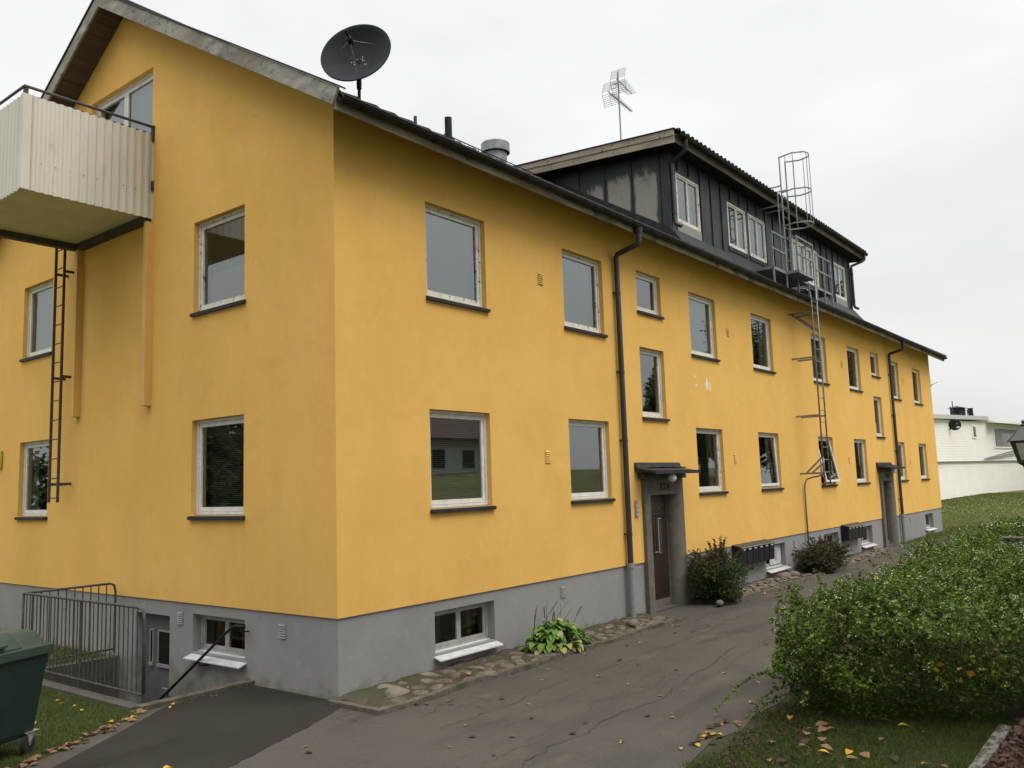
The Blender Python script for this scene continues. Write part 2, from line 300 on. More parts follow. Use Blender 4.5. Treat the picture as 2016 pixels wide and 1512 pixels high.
def npmesh(name, V, F, m, parent=None, smooth=False):
    me = bpy.data.meshes.new(name); V = np.asarray(V, dtype=np.float32)
    if parent is not None: V = V - np.array(parent.get('_org', (0, 0, 0)), dtype=np.float32)
    F = np.asarray(F, dtype=np.int32); k = F.shape[1]
    me.vertices.add(len(V)); me.vertices.foreach_set('co', V.ravel())
    me.loops.add(F.size); me.loops.foreach_set('vertex_index', F.ravel())
    me.polygons.add(len(F)); me.polygons.foreach_set('loop_start', np.arange(0, F.size, k, dtype=np.int32)); me.polygons.foreach_set('loop_total', np.full(len(F), k, dtype=np.int32))
    me.update(calc_edges=True); me.validate(); me.materials.append(m)
    o = bpy.data.objects.new(name, me); COL.objects.link(o)
    if parent is not None: o.parent = parent; o['_org'] = parent.get('_org', (0, 0, 0))
    return o
rng = np.random.default_rng(7)
random.seed(5)
def leaves_mesh(P, size, aspect=.6, upbias=.3, outdir=None, fold=.25, rg=None):
    """P Nx3 centres -> folded rhombic leaves (4 verts, 2 tris as 2 triangles)"""
    rg = rg or rng
    n = len(P); s = size * rg.uniform(.65, 1.3, n)[:, None]
    d = rg.normal(size=(n, 3)); d[:, 2] = d[:, 2] * .6
    if outdir is not None: d += outdir
    d /= np.linalg.norm(d, axis=1)[:, None]
    nn = rg.normal(size=(n, 3)); nn[:, 2] += upbias * 3
    x = np.cross(d, nn); x /= np.linalg.norm(x, axis=1)[:, None]
    nn = np.cross(x, d)
    a = P - d * s * .5; b = P + d * s * .5; w = s * aspect * .5
    c1 = P + x * w + nn * w * fold; c2 = P - x * w + nn * w * fold
    V = np.stack([a, c1, b, c2], 1).reshape(-1, 3)
    i = np.arange(n)[:, None] * 4
    F = np.concatenate([i + np.array([[0, 1, 2]]), i + np.array([[0, 2, 3]])], 1).reshape(-1, 3)
    return V, F

# ------------------------------------------------------------------ ground
PIT = (-1.33, 0.03, 1.72, 4.90)   # cellar stair pit x0,x1,y0,y1
def gh(x, y):
    h = 0.
    if x > 33: t = min((x - 33) / 30, 1); h += .62 * t * t * (3 - 2 * t)
    if y < -11: t = min((-11 - y) / 34, 1); h += 3.1 * t * t * (3 - 2 * t)
    return h
xs = sorted(set([-300, -120, -60, -30, -12, -6, -3, PIT[0], .4, 3, 8, 15, 22, 30] + list(range(33, 66, 3)) + [75, 90, 130, 300]))
ys = sorted(set([-300, -150, -90, -60] + list(range(-48, -10, 4)) + [-8, -4, 0, PIT[2], PIT[3], 8, 12, 20, 40, 90, 300]))
V = [(x, y, gh(x, y)) for x in xs for y in ys]; F = []
ny = len(ys)
for i in range(len(xs) - 1):
    for j in range(ny - 1):
        cx_, cy_ = (xs[i] + xs[i + 1]) / 2, (ys[j] + ys[j + 1]) / 2
        if PIT[0] < cx_ < .4 and PIT[2] < cy_ < PIT[3]: continue
        F.append((i * ny + j, (i + 1) * ny + j, (i + 1) * ny + j + 1, i * ny + j + 1))
b = MB(); b.v = V; b.f = F
tag(b.build('lawn', M['grassbase']), kind='structure')
def sheet(name, pts, z, m, kind='structure'):
    b = MB(); b.v = [(x, y, z) for x, y in pts]; b.f = [tuple(range(len(pts)))]
    return tag(b.build(name, m), kind=kind)
def jag(a, b, n, amp, seed=0):
    r = random.Random(seed); o = []
    for i in range(n + 1):
        t = i / n; o.append((a[0] + (b[0] - a[0]) * t + r.uniform(-amp, amp), a[1] + (b[1] - a[1]) * t + r.uniform(-amp, amp)))
    return o
pth = [(-14, -9)] + jag((-5.5, -6.6), (0.0, -4.25), 10, .05, 1) + jag((.8, -4.15), (12, -3.75), 22, .07, 2) + jag((12.5, -3.7), (26, -2.9), 20, .12, 3) + [(33, -3.2), (33, -1.3), (24, -.5), (23.2, -.02), (-.0, -.02), (-.02, PIT[2]), (PIT[0], PIT[2] - .18)] + jag((-1.6, 1.42), (-3.4, .42), 8, .04, 4) + [(-14, -3.0)]
sheet('asphalt_path', pth, .009, M['asphalt'])
sheet('asphalt_patch', [(-.03, 1.70), (-.03, -.20), (-.28, -.30), (-.6, -.45)] + jag((-.7, -.5), (-2.0, -.97), 22, .018, 8) + jag((-2.1, -1.02), (-5.2, -2.6), 40, .02, 9) + [ (-5.2, -.9), (-3.0, .30), (-1.95, .98), (-1.2, 1.50)], .013, M['asphalt2'])
# long cracks
def crack(a, b, w, seed, n=110, amp=.035):
    r = random.Random(seed); vs = []; fs = []; off = 0
    for i in range(n + 1):
        t = i / n; off = off * .94 + r.uniform(-amp, amp)
        x = a[0] + (b[0] - a[0]) * t; y = a[1] + (b[1] - a[1]) * t + off; ww = w * r.uniform(.15, 1.2)
        vs += [(x, y - ww, .0165), (x, y + ww, .0165)]
        if i: fs.append((2 * i - 2, 2 * i, 2 * i + 1, 2 * i - 1))
    return vs, fs
b = MB()
for k, (A_, B_, w_) in enumerate([((-.2, -1.75), (8, -1.5), .004), ((.6, -2.1), (6.5, -1.55), .0025), ((-1.2, -3.1), (5, -2.5), .006), ((-.6, -2.75), (3.2, -2.35), .003),
                                 ((2, -3.2), (9, -2.4), .003), ((5, -1.2), (12, -2.0), .003), ((8, -2.8), (20, -2.1), .004), ((-3, -4.3), (0.2, -3.0), .002)]):
    b.add(*crack(A_, B_, w_, k + 11))
tag(b.build('asphalt_cracks', M['crack']), kind='structure')

M['nearlawn'] = mat('near_lawn_soil', (.030, .038, .013), (.045, .040, .020), rough=1, scale=6, coord='Geo', bump=1., bscale=60, bdist=.02)
sheet('near_lawn', [(-5.6, -6.1), (-.1, -3.95), (.8, -3.85), (14, -3.4), (14, -9), (-5.6, -9)], .0035, M['nearlawn'])
sheet('left_lawn', [(-3.5, .15), (-1.6, 1.25), (-1.5, 1.5), (-1.5, 5.05), (-8, 5.05), (-8, -1.0)], .0035, M['nearlawn'])
# border bed + kerb
def strip(name, x0, x1, y0, y1, z0, z1, m):
    b = MB(); b.box((x0, y0, z0), (x1, y1, z1)); return tag(b.build(name, m), kind='structure')
def kerbrun(x0, x1, yk, seed):
    r = random.Random(seed); b = MB(); n = int((x1 - x0) / .16); prev = None
    y = [yk + .03 * math.sin(i * .5 + seed) + r.uniform(-.012, .012) for i in range(n + 1)]
    h = [.060 + r.uniform(-.014, .012) for i in range(n + 1)]
    for i in range(n + 1):
        x = x0 + (x1 - x0) * i / n; b.v += [(x, y[i] - .055, .0), (x, y[i] - .045, h[i]), (x, y[i] + .05, h[i]), (x, y[i] + .055, .0)]
        if i:
            o = 4 * (i - 1)
            for k in range(3): b.f.append((o + k, o + 4 + k, o + 5 + k, o + 1 + k))
    b.f.append((0, 1, 2, 3)); o = 4 * n; b.f.append((o + 3, o + 2, o + 1, o))
    b.box((x0 - .02, y[0] - .05, 0), (x0 + .06, -.03, .055)); b.box((x1 - .06, y[-1] - .05, 0), (x1 + .02, -.03, .055))
    return tag(b.build('kerb', M['kerb']), kind='structure')
for i, (x0, x1, yk) in enumerate([(-.15, 6.62, -.80), (8.62, 20.9, -.72)]):
    kerbrun(x0, x1, yk, i + 3)
    nx = int((x1 - x0) / .12); nyb = 7; b = MB(); r = random.Random(i)
    for ix in range(nx + 1):
        for iy in range(nyb + 1): b.v.append((x0 + .05 + (x1 - x0 - .1) * ix / nx, yk + .03 + (-.04 - yk) * iy / nyb, .045 + r.uniform(-.016, .016) + (.02 if iy > 4 else 0)))
    for ix in range(nx):
        for iy in range(nyb): o = ix * (nyb + 1) + iy; b.f.append((o, o + nyb + 1, o + nyb + 2, o + 1))
    tag(b.build('planting_bed', M['soil']), kind='structure')

# ------------------------------------------------------------------ apartment building
L_, Wd = 30.2, 10.3; YM = 5.15
def ru(y): return 6.97 + .603 * (y if y < YM else 2 * YM - y)
ZB = -.6
bld = thing('apartment_building', (0, 0, 0), 'long yellow rendered apartment block with grey plinth, pitched roof and black sheet metal dormer', 'apartment building')
zU0, zU1, zL0, zL1, zS0, zS1, zP0, zP1, zpl = 4.86, 6.153, 2.062, 3.353, 5.46, 6.22, 3.489, 4.78, .901
FWN = []   # facade windows: x0,x1,z0,z1,style
for x0, x1 in ((1.56, 2.79), (4.75, 5.96), (9.26, 10.5), (12.43, 13.67), (16.5, 17.69), (19.63, 20.82), (24.22, 25.40), (27.37, 28.54)):
    FWN.append((x0, x1, zU0, zU1, 'U')); FWN.append((x0, x1, zL0, zL1, 'L'))
for x0, x1 in ((7.14, 8.06), (22.04, 22.95)):
    FWN.append((x0, x1, zS0, zS1, 'S')); FWN.append((x0, x1, zP0, zP1, 'P'))
CELL = [(1.6, 2.79), (9.35, 10.45), (12.45, 13.67), (16.45, 17.64), (19.65, 20.83), (27.5, 28.75)]
DOORS = [(7.10, 8.25), (22.06, 23.21)]
GWN = [(3.01, 1.80, zU0, zU1, 'U'), (3.01, 1.80, zL0, zL1, 'L'), (8.55, 7.40, zU0, zU1, 'U'), (8.52, 7.38, zL0, zL1, 'L')]
TOPW = (6.15, 4.20, 6.60, 8.90)
def clip(poly, fn):
    """keep part of polygon where fn(p)>=0"""
    o = []
    for i in range(len(poly)):
        a, b_ = poly[i], poly[(i + 1) % len(poly)]; fa, fb = fn(a), fn(b_)
        if fa >= 0: o.append(a)
        if (fa > 0 and fb < 0) or (fa < 0 and fb > 0):
            t = fa / (fa - fb); o.append((a[0] + (b_[0] - a[0]) * t, a[1] + (b_[1] - a[1]) * t))
    return o
def wallface(b, holes, u0, u1, z0, z1, P, d, depth, top=None, flip=False):
    """P(u,z,off)->3d ; holes list (ua,ub,za,zb); builds outer face, inner face and reveals"""
    us = sorted(set([u0, u1] + [h[0] for h in holes] + [h[1] for h in holes])); zs = sorted(set([z0, z1] + [h[2] for h in holes] + [h[3] for h in holes]))
    us = [u for u in us if u0 <= u <= u1]; zs = [z for z in zs if z0 <= z <= z1]
    for i in range(len(us) - 1):
        for j in range(len(zs) - 1):
            cu, cz = (us[i] + us[i + 1]) / 2, (zs[j] + zs[j + 1]) / 2
            if any(h[0] < cu < h[1] and h[2] < cz < h[3] for h in holes): continue
            poly = [(us[i], zs[j]), (us[i + 1], zs[j]), (us[i + 1], zs[j + 1]), (us[i], zs[j + 1])]
            if top:
                for fn in top:
                    if len(poly) > 2: poly = clip(poly, fn)
                if len(poly) < 3: continue
            n = len(poly)
            b.add([P(u, z, 0) for u, z in poly], [tuple(range(n)) if not flip else tuple(range(n - 1, -1, -1))])
            b.add([P(u, z, depth) for u, z in poly], [tuple(range(n - 1, -1, -1)) if not flip else tuple(range(n))])
    for ua, ub, za, zb in holes:
        za = max(za, z0)
        cut = zb > z1 + 1e-6; zb = min(zb, z1)
        for (p, q) in (((ua, za), (ub, za)), ((ub, za), (ub, zb)), ((ub, zb), (ua, zb)), ((ua, zb), (ua, za))):
            if abs(p[1] - q[1]) < 1e-9 and (p[1] <= z0 + 1e-6 or (cut and p[1] >= z1 - 1e-6)): continue
            b.add([P(*p, 0), P(*q, 0), P(*q, depth), P(*p, depth)], [(0, 1, 2, 3)])
PF = lambda u, z, o: (u, o, z)                 # facade
PG = lambda u, z, o: (o, u, z)                 # near gable
TH = .30
wb = MB()
holesF = [(a, b_, c, d) for a, b_, c, d, _ in FWN] + [(a, b_, ZB, 2.07) for a, b_ in DOORS]
wallface(wb, holesF, 0, L_, zpl, ru(0) + .02, PF, 1, TH)
tops = [lambda p: ru(0) + .603 * p[0] - p[1] + .02, lambda p: ru(0) + .603 * (2 * YM - p[0]) - p[1] + .02]
holesG = [(b_, a, c, d) for a, b_, c, d, _ in GWN] + [(TOPW[1], TOPW[0], TOPW[2], TOPW[3])]
wallface(wb, holesG, 0, Wd, zpl, 10.2, PG, 1, TH, top=tops)
wallface(wb, [], 0, Wd, zpl, 10.2, lambda u, z, o: (L_ - o, u, z), 1, TH, top=tops)
wallface(wb, [], 0, L_, zpl, ru(0) + .02, lambda u, z, o: (u, Wd - o, z), 1, TH)
# small drip edge below the render
for xa_, xb_ in ((0, DOORS[0][0]), (DOORS[0][1], DOORS[1][0]), (DOORS[1][1], L_)): wb.add([(xa_, 0, zpl), (xb_, 0, zpl), (xb_, .3, zpl), (xa_, .3, zpl)], [(0, 1, 2, 3)])
wb.add([(0, 0, zpl), (0, Wd, zpl), (.3, Wd, zpl), (.3, 0, zpl)], [(0, 1, 2, 3)])
wb.build('wall', M['yellow'], bld)
pb = MB(); IN = .022
cell_h = [(a, b_, .235, .762) for a, b_ in CELL]
wallface(pb, cell_h + [(a, b_, ZB, 2.07) for a, b_ in DOORS], IN, L_ - IN, ZB, zpl, lambda u, z, o: (u, IN + o, z), 1, TH)
ZP = -1.35
wallface(pb, [(1.79, 2.97, .265, .762), (3.54, 4.45, ZP, .69)], IN, Wd - IN, ZP, zpl, lambda u, z, o: (IN + o, u, z), 1, TH)
wallface(pb, [], IN, Wd - IN, ZB, zpl, lambda u, z, o: (L_ - IN - o, u, z), 1, TH)
pb.build('plinth', M['plinth'], bld)
ib = MB(); ib.box((.32, 3.4, -1.3), (L_ - .32, 3.5, 9.0)); ib.box((3.6, .32, -1.3), (3.7, 3.4, 6.9)); ib.box((14.6, .32, -1.3), (14.7, 3.4, 6.9)); ib.box((18.8, .32, -1.3), (18.9, 3.4, 6.9)); ib.box((26.2, .32, -1.3), (26.3, 3.4, 6.9)); ib.box((11.3, .32, -1.3), (11.4, 3.4, 6.9))
ib.box((6.5, .32, -1.3), (6.6, 3.4, 6.9)); ib.box((8.7, .32, -1.3), (8.8, 3.4, 6.9)); ib.box((21.3, .32, -1.3), (21.4, 3.4, 6.9)); ib.box((23.4, .32, -1.3), (23.5, 3.4, 6.9))
ib.box((.32, 4.9, .95), (8, 5.0, 6.0)); ib.box((3.9, 5.0, 1.2), (4.0, 10.0, 6.3)); ib.box((1.6, 3.5, 6.4), (1.7, 8.0, 9.0))
for z in (.93, 3.75, 6.56): ib.box((.31, .31, z), (L_ - .31, Wd - .31, z + .15))
ib.build('inner_wall', M['interior'], bld)

# --- windows
def place(o, mw):
    o.matrix_basis = mw
def window(w, h, mw, style, r, frame='frame', name='window', cols=1, sill='dark', deep=.075, opened=0., content=None, bar=.05, gl='glass', lw=.06):
    """builds in local coords: x along wall, y into wall, z up; origin bottom-left corner of the opening"""
    f = MB(); a = .045; d0, d1 = deep, deep + .07
    e = .0015
    f.box((e, d0, e), (a, d1, h - e)); f.box((w - a, d0, e), (w - e, d1, h - e)); f.box((a, d0 + .001, h - a), (w - a, d1, h - e)); f.box((a, d0 + .001, e), (w - a, d1, a))
    if style in 'UL' and not opened: # vent slot in head
        f.box((w * .36, d0 - .012, h - .036), (w * .66, d0 + .0, h - .014))
    o = f.build(name, M[frame]); o.parent = bld; place(o, mw); o['_org'] = (0, 0, 0)
    # sash(es)
    cw = (w - 2 * a) / cols
    for c in range(cols):
        x0 = a + c * cw + .004; x1 = a + (c + 1) * cw - .004; z0 = a + .004; z1 = h - a - .004
        s = MB(); s1 = d0 + .012; s2 = d1 + .015
        s.box((x0, s1, z0), (x0 + bar, s2, z1)); s.box((x1 - bar, s1, z0), (x1, s2, z1)); s.box((x0 + bar, s1 + .001, z1 - bar), (x1 - bar, s2, z1)); s.box((x0 + bar, s1 + .001, z0), (x1 - bar, s2, z0 + bar * 1.15))
        so_ = s.build('sash', M[frame], o)
        g = MB(); yy = s1 + .025; g.add([(x0 + bar * .9, yy, z0 + bar), (x1 - bar * .9, yy, z0 + bar), (x1 - bar * .9, yy, z1 - bar * .9), (x0 + bar * .9, yy, z1 - bar * .9)], [(0, 1, 2, 3)])
        go = g.build('pane', M[gl], o)
        if opened:
            R_ = Matrix.Translation((0, d0, z1)) @ Matrix.Rotation(-rad(opened), 4, 'X') @ Matrix.Translation((0, -d0, -z1))
            so_.matrix_basis = R_; go.matrix_basis = R_
    if sill == 'dark':
        s = MB(); s.prism([(-.02, -.045, -.060), (-.02, -.045, -.014), (-.02, deep, .006), (-.02, deep, -.05)], (w + .055, 0, 0))
        s.build('sill', M['sill'], o)
    elif sill == 'white':
        s = MB(); s.prism([(-.03, -.115, -.075), (-.03, -.115, -.06), (-.03, deep, .012), (-.03, deep, -.01)], (w + .07, 0, 0))
        s.build('sill', M['sill_white'], o)
    # contents
    ci = d1 + .07
    if content == 'blind' or content == 'halfblind':
        s = MB(); zt = h - .1 if content == 'blind' else h * .42; z = .09
        while z < zt:
            s.add([(.1, ci, z), (w - .1, ci, z), (w - .1, ci + .018, z + .012), (.1, ci + .018, z + .012)], [(0, 1, 2, 3)]); z += .026
        s.box((.1, ci, zt), (w - .1, ci + .02, zt + .025))
        s.build('blind', M['blind'], o)
    elif content == 'cafe':
        s = MB(); n = 40
        for i in range(n):
            x0 = .09 + (w - .18) * i / n; x1 = .09 + (w - .18) * (i + 1) / n; y0 = ci + .012 * (i % 2); y1 = ci + .012 * ((i + 1) % 2)
            s.add([(x0, y0, .06), (x1, y1, .06), (x1, y1, h * .45), (x0, y0, h * .45)], [(0, 1, 2, 3)])
        s.build('curtain', M['curtain'], o)
    elif content == 'side':
        for (xa, xb) in ((.07, w * .3), (w * .72, w - .07)):
            s = MB(); n = 18
            for i in range(n):
                x0 = xa + (xb - xa) * i / n; x1 = xa + (xb - xa) * (i + 1) / n; y0 = ci + .02 * math.sin(i * 1.3); y1 = ci + .02 * math.sin((i + 1) * 1.3)
                s.add([(x0, y0, .0), (x1, y1, .0), (x1, y1, h), (x0, y0, h)], [(0, 1, 2, 3)])
            s.build('curtain', M['curtain'], o)
    elif content == 'shade':
        s = MB(); s.box((.07, ci, .03), (w - .07, ci + .006, h - .03)); s.build('blind', M['shade'], o)
    elif content == 'white':
        s = MB()
        for (xa, xb) in ((.05, w * .40), (w * .50, w - .05)):
            n = 14
            for q_ in range(n):
                xx0 = xa + (xb - xa) * q_ / n; xx1 = xa + (xb - xa) * (q_ + 1) / n; s.add([(xx0, ci + .02 * math.sin(q_ * 1.7), .0), (xx1, ci + .02 * math.sin((q_ + 1) * 1.7), .0), (xx1, ci + .02 * math.sin((q_ + 1) * 1.7), h), (xx0, ci + .02 * math.sin(q_ * 1.7), h)], [(0, 1, 2, 3)])
        s.build('curtain', M['curtain'], o)
    elif content == 'cellar':
        s = MB(); s.box((.07, ci + .05, .03), (w * .36, ci + .055, h - .03)); s.box((w * .56, ci + .05, .03), (w * .64, ci + .055, h - .03)); s.box((w * .8, ci + .06, .03), (w * .97, ci + .065, h - .03)); s.build('curtain', M['beige'], o)
    elif content == 'panel':
        s = MB(); s.box((w * .40, deep - .02, .05), (w - .05, deep + .0, h - .05))
        for k in range(5): s.box((w * .66, deep - .034, .17 + k * .05), (w * .8, deep - .02, .195 + k * .05))
        s.build('panel', M['sill_white'], o)
    return o
cont = {('U', 0): 'shade', ('L', 0): 'blind', ('U', 1): 'shade', ('L', 1): None, ('U', 2): 'shade', ('U', 4): 'shade', ('L', 2): 'side', ('L', 5): 'halfblind', ('L', 6): 'halfblind', ('L', 7): 'halfblind', ('U', 3): 'side', ('U', 6): 'side', ('L', 3): 'side', ('U', 5): 'side'}
for i, (x0, x1, z0, z1, st) in enumerate(FWN):
    k = i // 2
    op = 11. if (st == 'L' and k == 4) else (2.5 if (st == 'L' and k == 3) else 0.)
    window(x1 - x0, z1 - z0, Matrix.Translation((x0, 0, z0)), st, i, frame='frame_worn' if i in (0, 2, 5, 17) else 'frame', content=cont.get((st, k)) if st in 'UL' else None, opened=op)
RG = Matrix.Rotation(-math.pi / 2, 4, 'Z')
for i, (y0, y1, z0, z1, st) in enumerate(GWN):
    window(y0 - y1, z1 - z0, Matrix.Translation((0, y0, z0)) @ RG, st, 40 + i, content=['cafe', 'blind', 'shade', 'side'][i], frame='frame_worn' if i == 0 else 'frame')
for i, (a, b_) in enumerate(CELL):
    window(b_ - a, .762 - .235, Matrix.Translation((a, IN, .235)), 'C', 60 + i, name='cellar_window', frame='frame_grey', cols=2, sill='white', bar=.035, gl='glass_dim', deep=.12, content='panel' if i == 2 else 'cellar')
window(1.18, .762 - .265, Matrix.Translation((IN, 2.97, .265)) @ RG, 'C', 70, name='cellar_window', frame='frame_grey', cols=2, sill='white', bar=.035, gl='glass_dim', deep=.12, content='cellar')
# attic window + balcony door in gable
ow = window(TOPW[0] - TOPW[1], TOPW[3] - TOPW[2], Matrix.Translation((0, TOPW[0], TOPW[2])) @ RG, 'X', 71, name='attic_window', cols=2, sill=None, content='shade', bar=.06, lw=.08)
# --- roof
rb = MB(); T = .16
x0r, x1r = -.385, L_ + .42; yE = -.46
def slab(b, x0, x1, off0, off1, ye=yE, ym=YM):
    for s in (0, 1):
        Y = (lambda y: y) if s == 0 else (lambda y: 2 * YM - y)
        pts = [(x0, Y(ye), ru(ye) + off0), (x0, Y(ym), ru(ym) + off0), (x0, Y(ym), ru(ym) + off1), (x0, Y(ye), ru(ye) + off1)]
        b.prism(pts, (x1 - x0, 0, 0))
slab(rb, x0r, x1r, .02, T)
ro = rb.build('roof', M['tile'], bld)
# tiles: wavy, stepped courses on the visible slope, only where the dormer does not stand
def tiles(x0, x1, rows, ys_, ye_, name):
    per = .30; nx = int((x1 - x0) / per * 6); X = np.linspace(x0, x1, nx + 1)
    wv = .026 * np.cos((X - x0) / per * 2 * math.pi)
    vs = []; fs = []
    for r_ in range(rows):
        ya = ys_ + (ye_ - ys_) * r_ / rows; yb = ys_ + (ye_ - ys_) * (r_ + 1) / rows + .03
        base = len(vs)
        for (y, o) in ((ya, .150), (ya, .195), (yb, .178)):
            for x, w_ in zip(X, wv): vs.append((x, y, ru(y) + o + (w_ if o > .16 else w_)))
        for q in range(2):
            for i in range(nx): fs.append((base + q * (nx + 1) + i, base + q * (nx + 1) + i + 1, base + (q + 1) * (nx + 1) + i + 1, base + (q + 1) * (nx + 1) + i))
    return npmesh(name, vs, fs, M['tile'], ro)
o = tiles(x0r, 9.0, 18, yE - .06, YM + .02, 'tiles'); o = tiles(21.22, x1r, 18, yE - .06, YM + .02, 'tiles'); o = tiles(9.0, 21.22, 2, yE - .06, .10, 'tiles')
b = MB(); b.tube([(x0r, YM, ru(YM) + .20), (x1r, YM, ru(YM) + .20)], .11, 10); b.build('ridge_cap', M['tile'], ro)
# gable soffit + eave soffit boards
b = MB(); 
for s in (0, 1):
    Y = (lambda y: y) if s == 0 else (lambda y: 2 * YM - y)
    n = 26
    for i in range(n):
        ya = yE + (YM - yE) * i / n + .004; yb = yE + (YM - yE) * (i + 1) / n - .004
        b.prism([(x0r + .0, Y(ya), ru(ya)), (x0r, Y(yb), ru(yb)), (x0r, Y(yb), ru(yb) + .018), (x0r, Y(ya), ru(ya) + .018)], (-x0r - .002, 0, 0))
b.build('gable_soffit', M['soffit'], bld)
b = MB()
for i in range(3):
    ya = yE + .0 + .15 * i; yb = ya + .145
    b.prism([(0.0, ya, ru(ya)), (0.0, min(yb, -.003), ru(min(yb, -.003))), (0.0, min(yb, -.003), ru(min(yb, -.003)) + .018), (0.0, ya, ru(ya) + .018)], (x1r - .0, 0, 0))
b.build('eave_soffit', M['eave_wood'], bld)
# rake boards near gable and far gable
for xg in (x0r, x1r + .035):
    for s in (0, 1):
        Y = (lambda y: y) if s == 0 else (lambda y: 2 * YM - y)
        b = MB(); ye = yE - .02
        segs = [ye, 2.4, YM] if s == 0 else [ye, 1.0, YM]
        for k in range(len(segs) - 1):
            ya, yb = segs[k] + (.002 if k else 0), segs[k + 1]
            cut = .10 if k == 0 else 0
            b.prism([(xg - .035, Y(ya), ru(ya) - .005), (xg - .035, Y(yb), ru(yb) - .005), (xg - .035, Y(yb), ru(yb) + .235), (xg - .035, Y(ya - cut), ru(ya - cut) + .235)], (.033, 0, 0))
        b.build('rake_board', M['wood'], bld, bevel=.004)
        b = MB(); b.prism([(xg - .055, Y(ye - .12), ru(ye - .12) + .24), (xg - .055, Y(YM), ru(YM) + .24), (xg - .055, Y(YM), ru(YM) + .262), (xg - .055, Y(ye - .12), ru(ye - .12) + .262)], (.12, 0, 0))
        b.build('verge_flashing', M['sill'], bld)
# fascia + gutter
b = MB(); b.box((x0r + .002, yE - .022, ru(yE) - .055), (x1r, yE, ru(yE) + .13)); b.build('fascia', M['eave_wood'], bld)
def gutter(x0, x1, yc, zc, r=.075, parent=bld, name='gutter'):
    b = MB(); n = 9; prof = []
    for k in range(n): a = math.pi + math.pi * k / (n - 1); prof.append((yc + r * math.cos(a), zc + r * math.sin(a)))
    inner = [(yc + (p[0] - yc) * .9, zc + (p[1] - zc) * .9) for p in prof[::-1]]
    pr_ = prof + inner
    b.prism([(x0, p[0], p[1]) for p in pr_], (x1 - x0, 0, 0))
    b.tube([(x0, yc - r, zc + .002), (x1, yc - r, zc + .002)], .009, 6)
    x = x0 + .3
    while x < x1:
        b.tube([(x, yc + r * 1.06 * math.cos(math.pi + math.pi * k / 6), zc + r * 1.06 * math.sin(math.pi + math.pi * k / 6)) for k in range(7)], .008, 4); x += .62
    return b.build(name, M['black_metal'], parent)
GY, GZ = yE - .09, ru(yE) + .085
gutter(x0r + .03, x1r, GY, GZ, .062)
# downpipes
for xp in (6.34, 24.05):
    p = MB()
    p.tube([(xp, GY, GZ - .06), (xp, GY, GZ - .17)], [.075, .055], 12)
    p.tube([(xp, GY, GZ - .15), (xp, GY, GZ - .30), (xp, GY + .02, GZ - .345), (xp, -.10, 6.335), (xp, -.075, 6.29), (xp, -.075, .93)], .048, 12)
    for z in (1.4, 3.0, 4.2, 5.6): p.tube([(xp, -.075, z), (xp, -.075, z + .05)], .055, 12)
    po = p.build('downpipe', M['pipe'], bld, smooth=True)
    e = po.modifiers.new('e', 'EDGE_SPLIT'); e.split_angle = rad(40)
    q = MB()
    for z in (1.42, 3.02, 4.22, 5.62): q.box((xp - .065, -.075, z), (xp - .05, -.001, z + .03)); q.box((xp + .05, -.075, z), (xp + .065, -.001, z + .03))
    q.build('bracket', M['pipe'], po)
    q = MB(); q.tube([(xp, -.075, .02), (xp, -.075, .90)], .06, 14); q.tube([(xp, -.075, .86), (xp, -.075, .945)], .07, 14); q.build('lower_pipe', M['pipe_grey'], po, smooth=True).modifiers.new('e', 'EDGE_SPLIT').split_angle = rad(40)
# wall vents
def vent(x, z, w, h, m, mw=None, n=6):
    b = MB(); b.box((0, -.006, 0), (w, -.001, h))
    for k in range(n): zz = h * (k + .35) / n; b.prism([(w * .1, -.006, zz), (w * .1, -.020, zz - .006), (w * .1, -.006, zz + h * .4 / n)], (w * .8, 0, 0))
    o = b.build('wall_vent', m); o.parent = bld; o.matrix_basis = mw if mw else Matrix.Translation((x, 0, z)); return o
for x, z in ((4.05, 5.43), (4.07, 2.65), (11.02, 5.43), (11.0, 2.65), (18.95, 5.43), (18.97, 2.65), (25.85, 5.45), (25.93, 2.62)): vent(x, z, .15, .19, M['yellow_metal'])
for x in (4.37, 14.22, 15.70, 25.3): vent(x, .60, .15, .17, M['pipe_grey'], Matrix.Translation((x, IN, .60)))
for y in (3.34, 1.10, 6.75): vent(0, 0, .15, .17, M['pipe_grey'], Matrix.Translation((IN, y, .60)) @ RG)
# flaked paint patches
r = random.Random(3)
for (x, z, w, h) in ((9.35, 4.40, .07, .05), (9.38, 4.22, .08, .05), (9.88, 4.27, .12, .28), (10.02, 4.22, .06, .20)):
    b = MB(); n = 16; pts = []
    for k in range(n): a = 2 * math.pi * k / n; q = r.uniform(.6, 1.1); pts.append((x + w * .6 * q * math.cos(a), -.001, z + h * .55 * q * math.sin(a)))
    b.prism(pts, (0, -.002, 0)); b.build('paint_patch', M['patch'], bld)

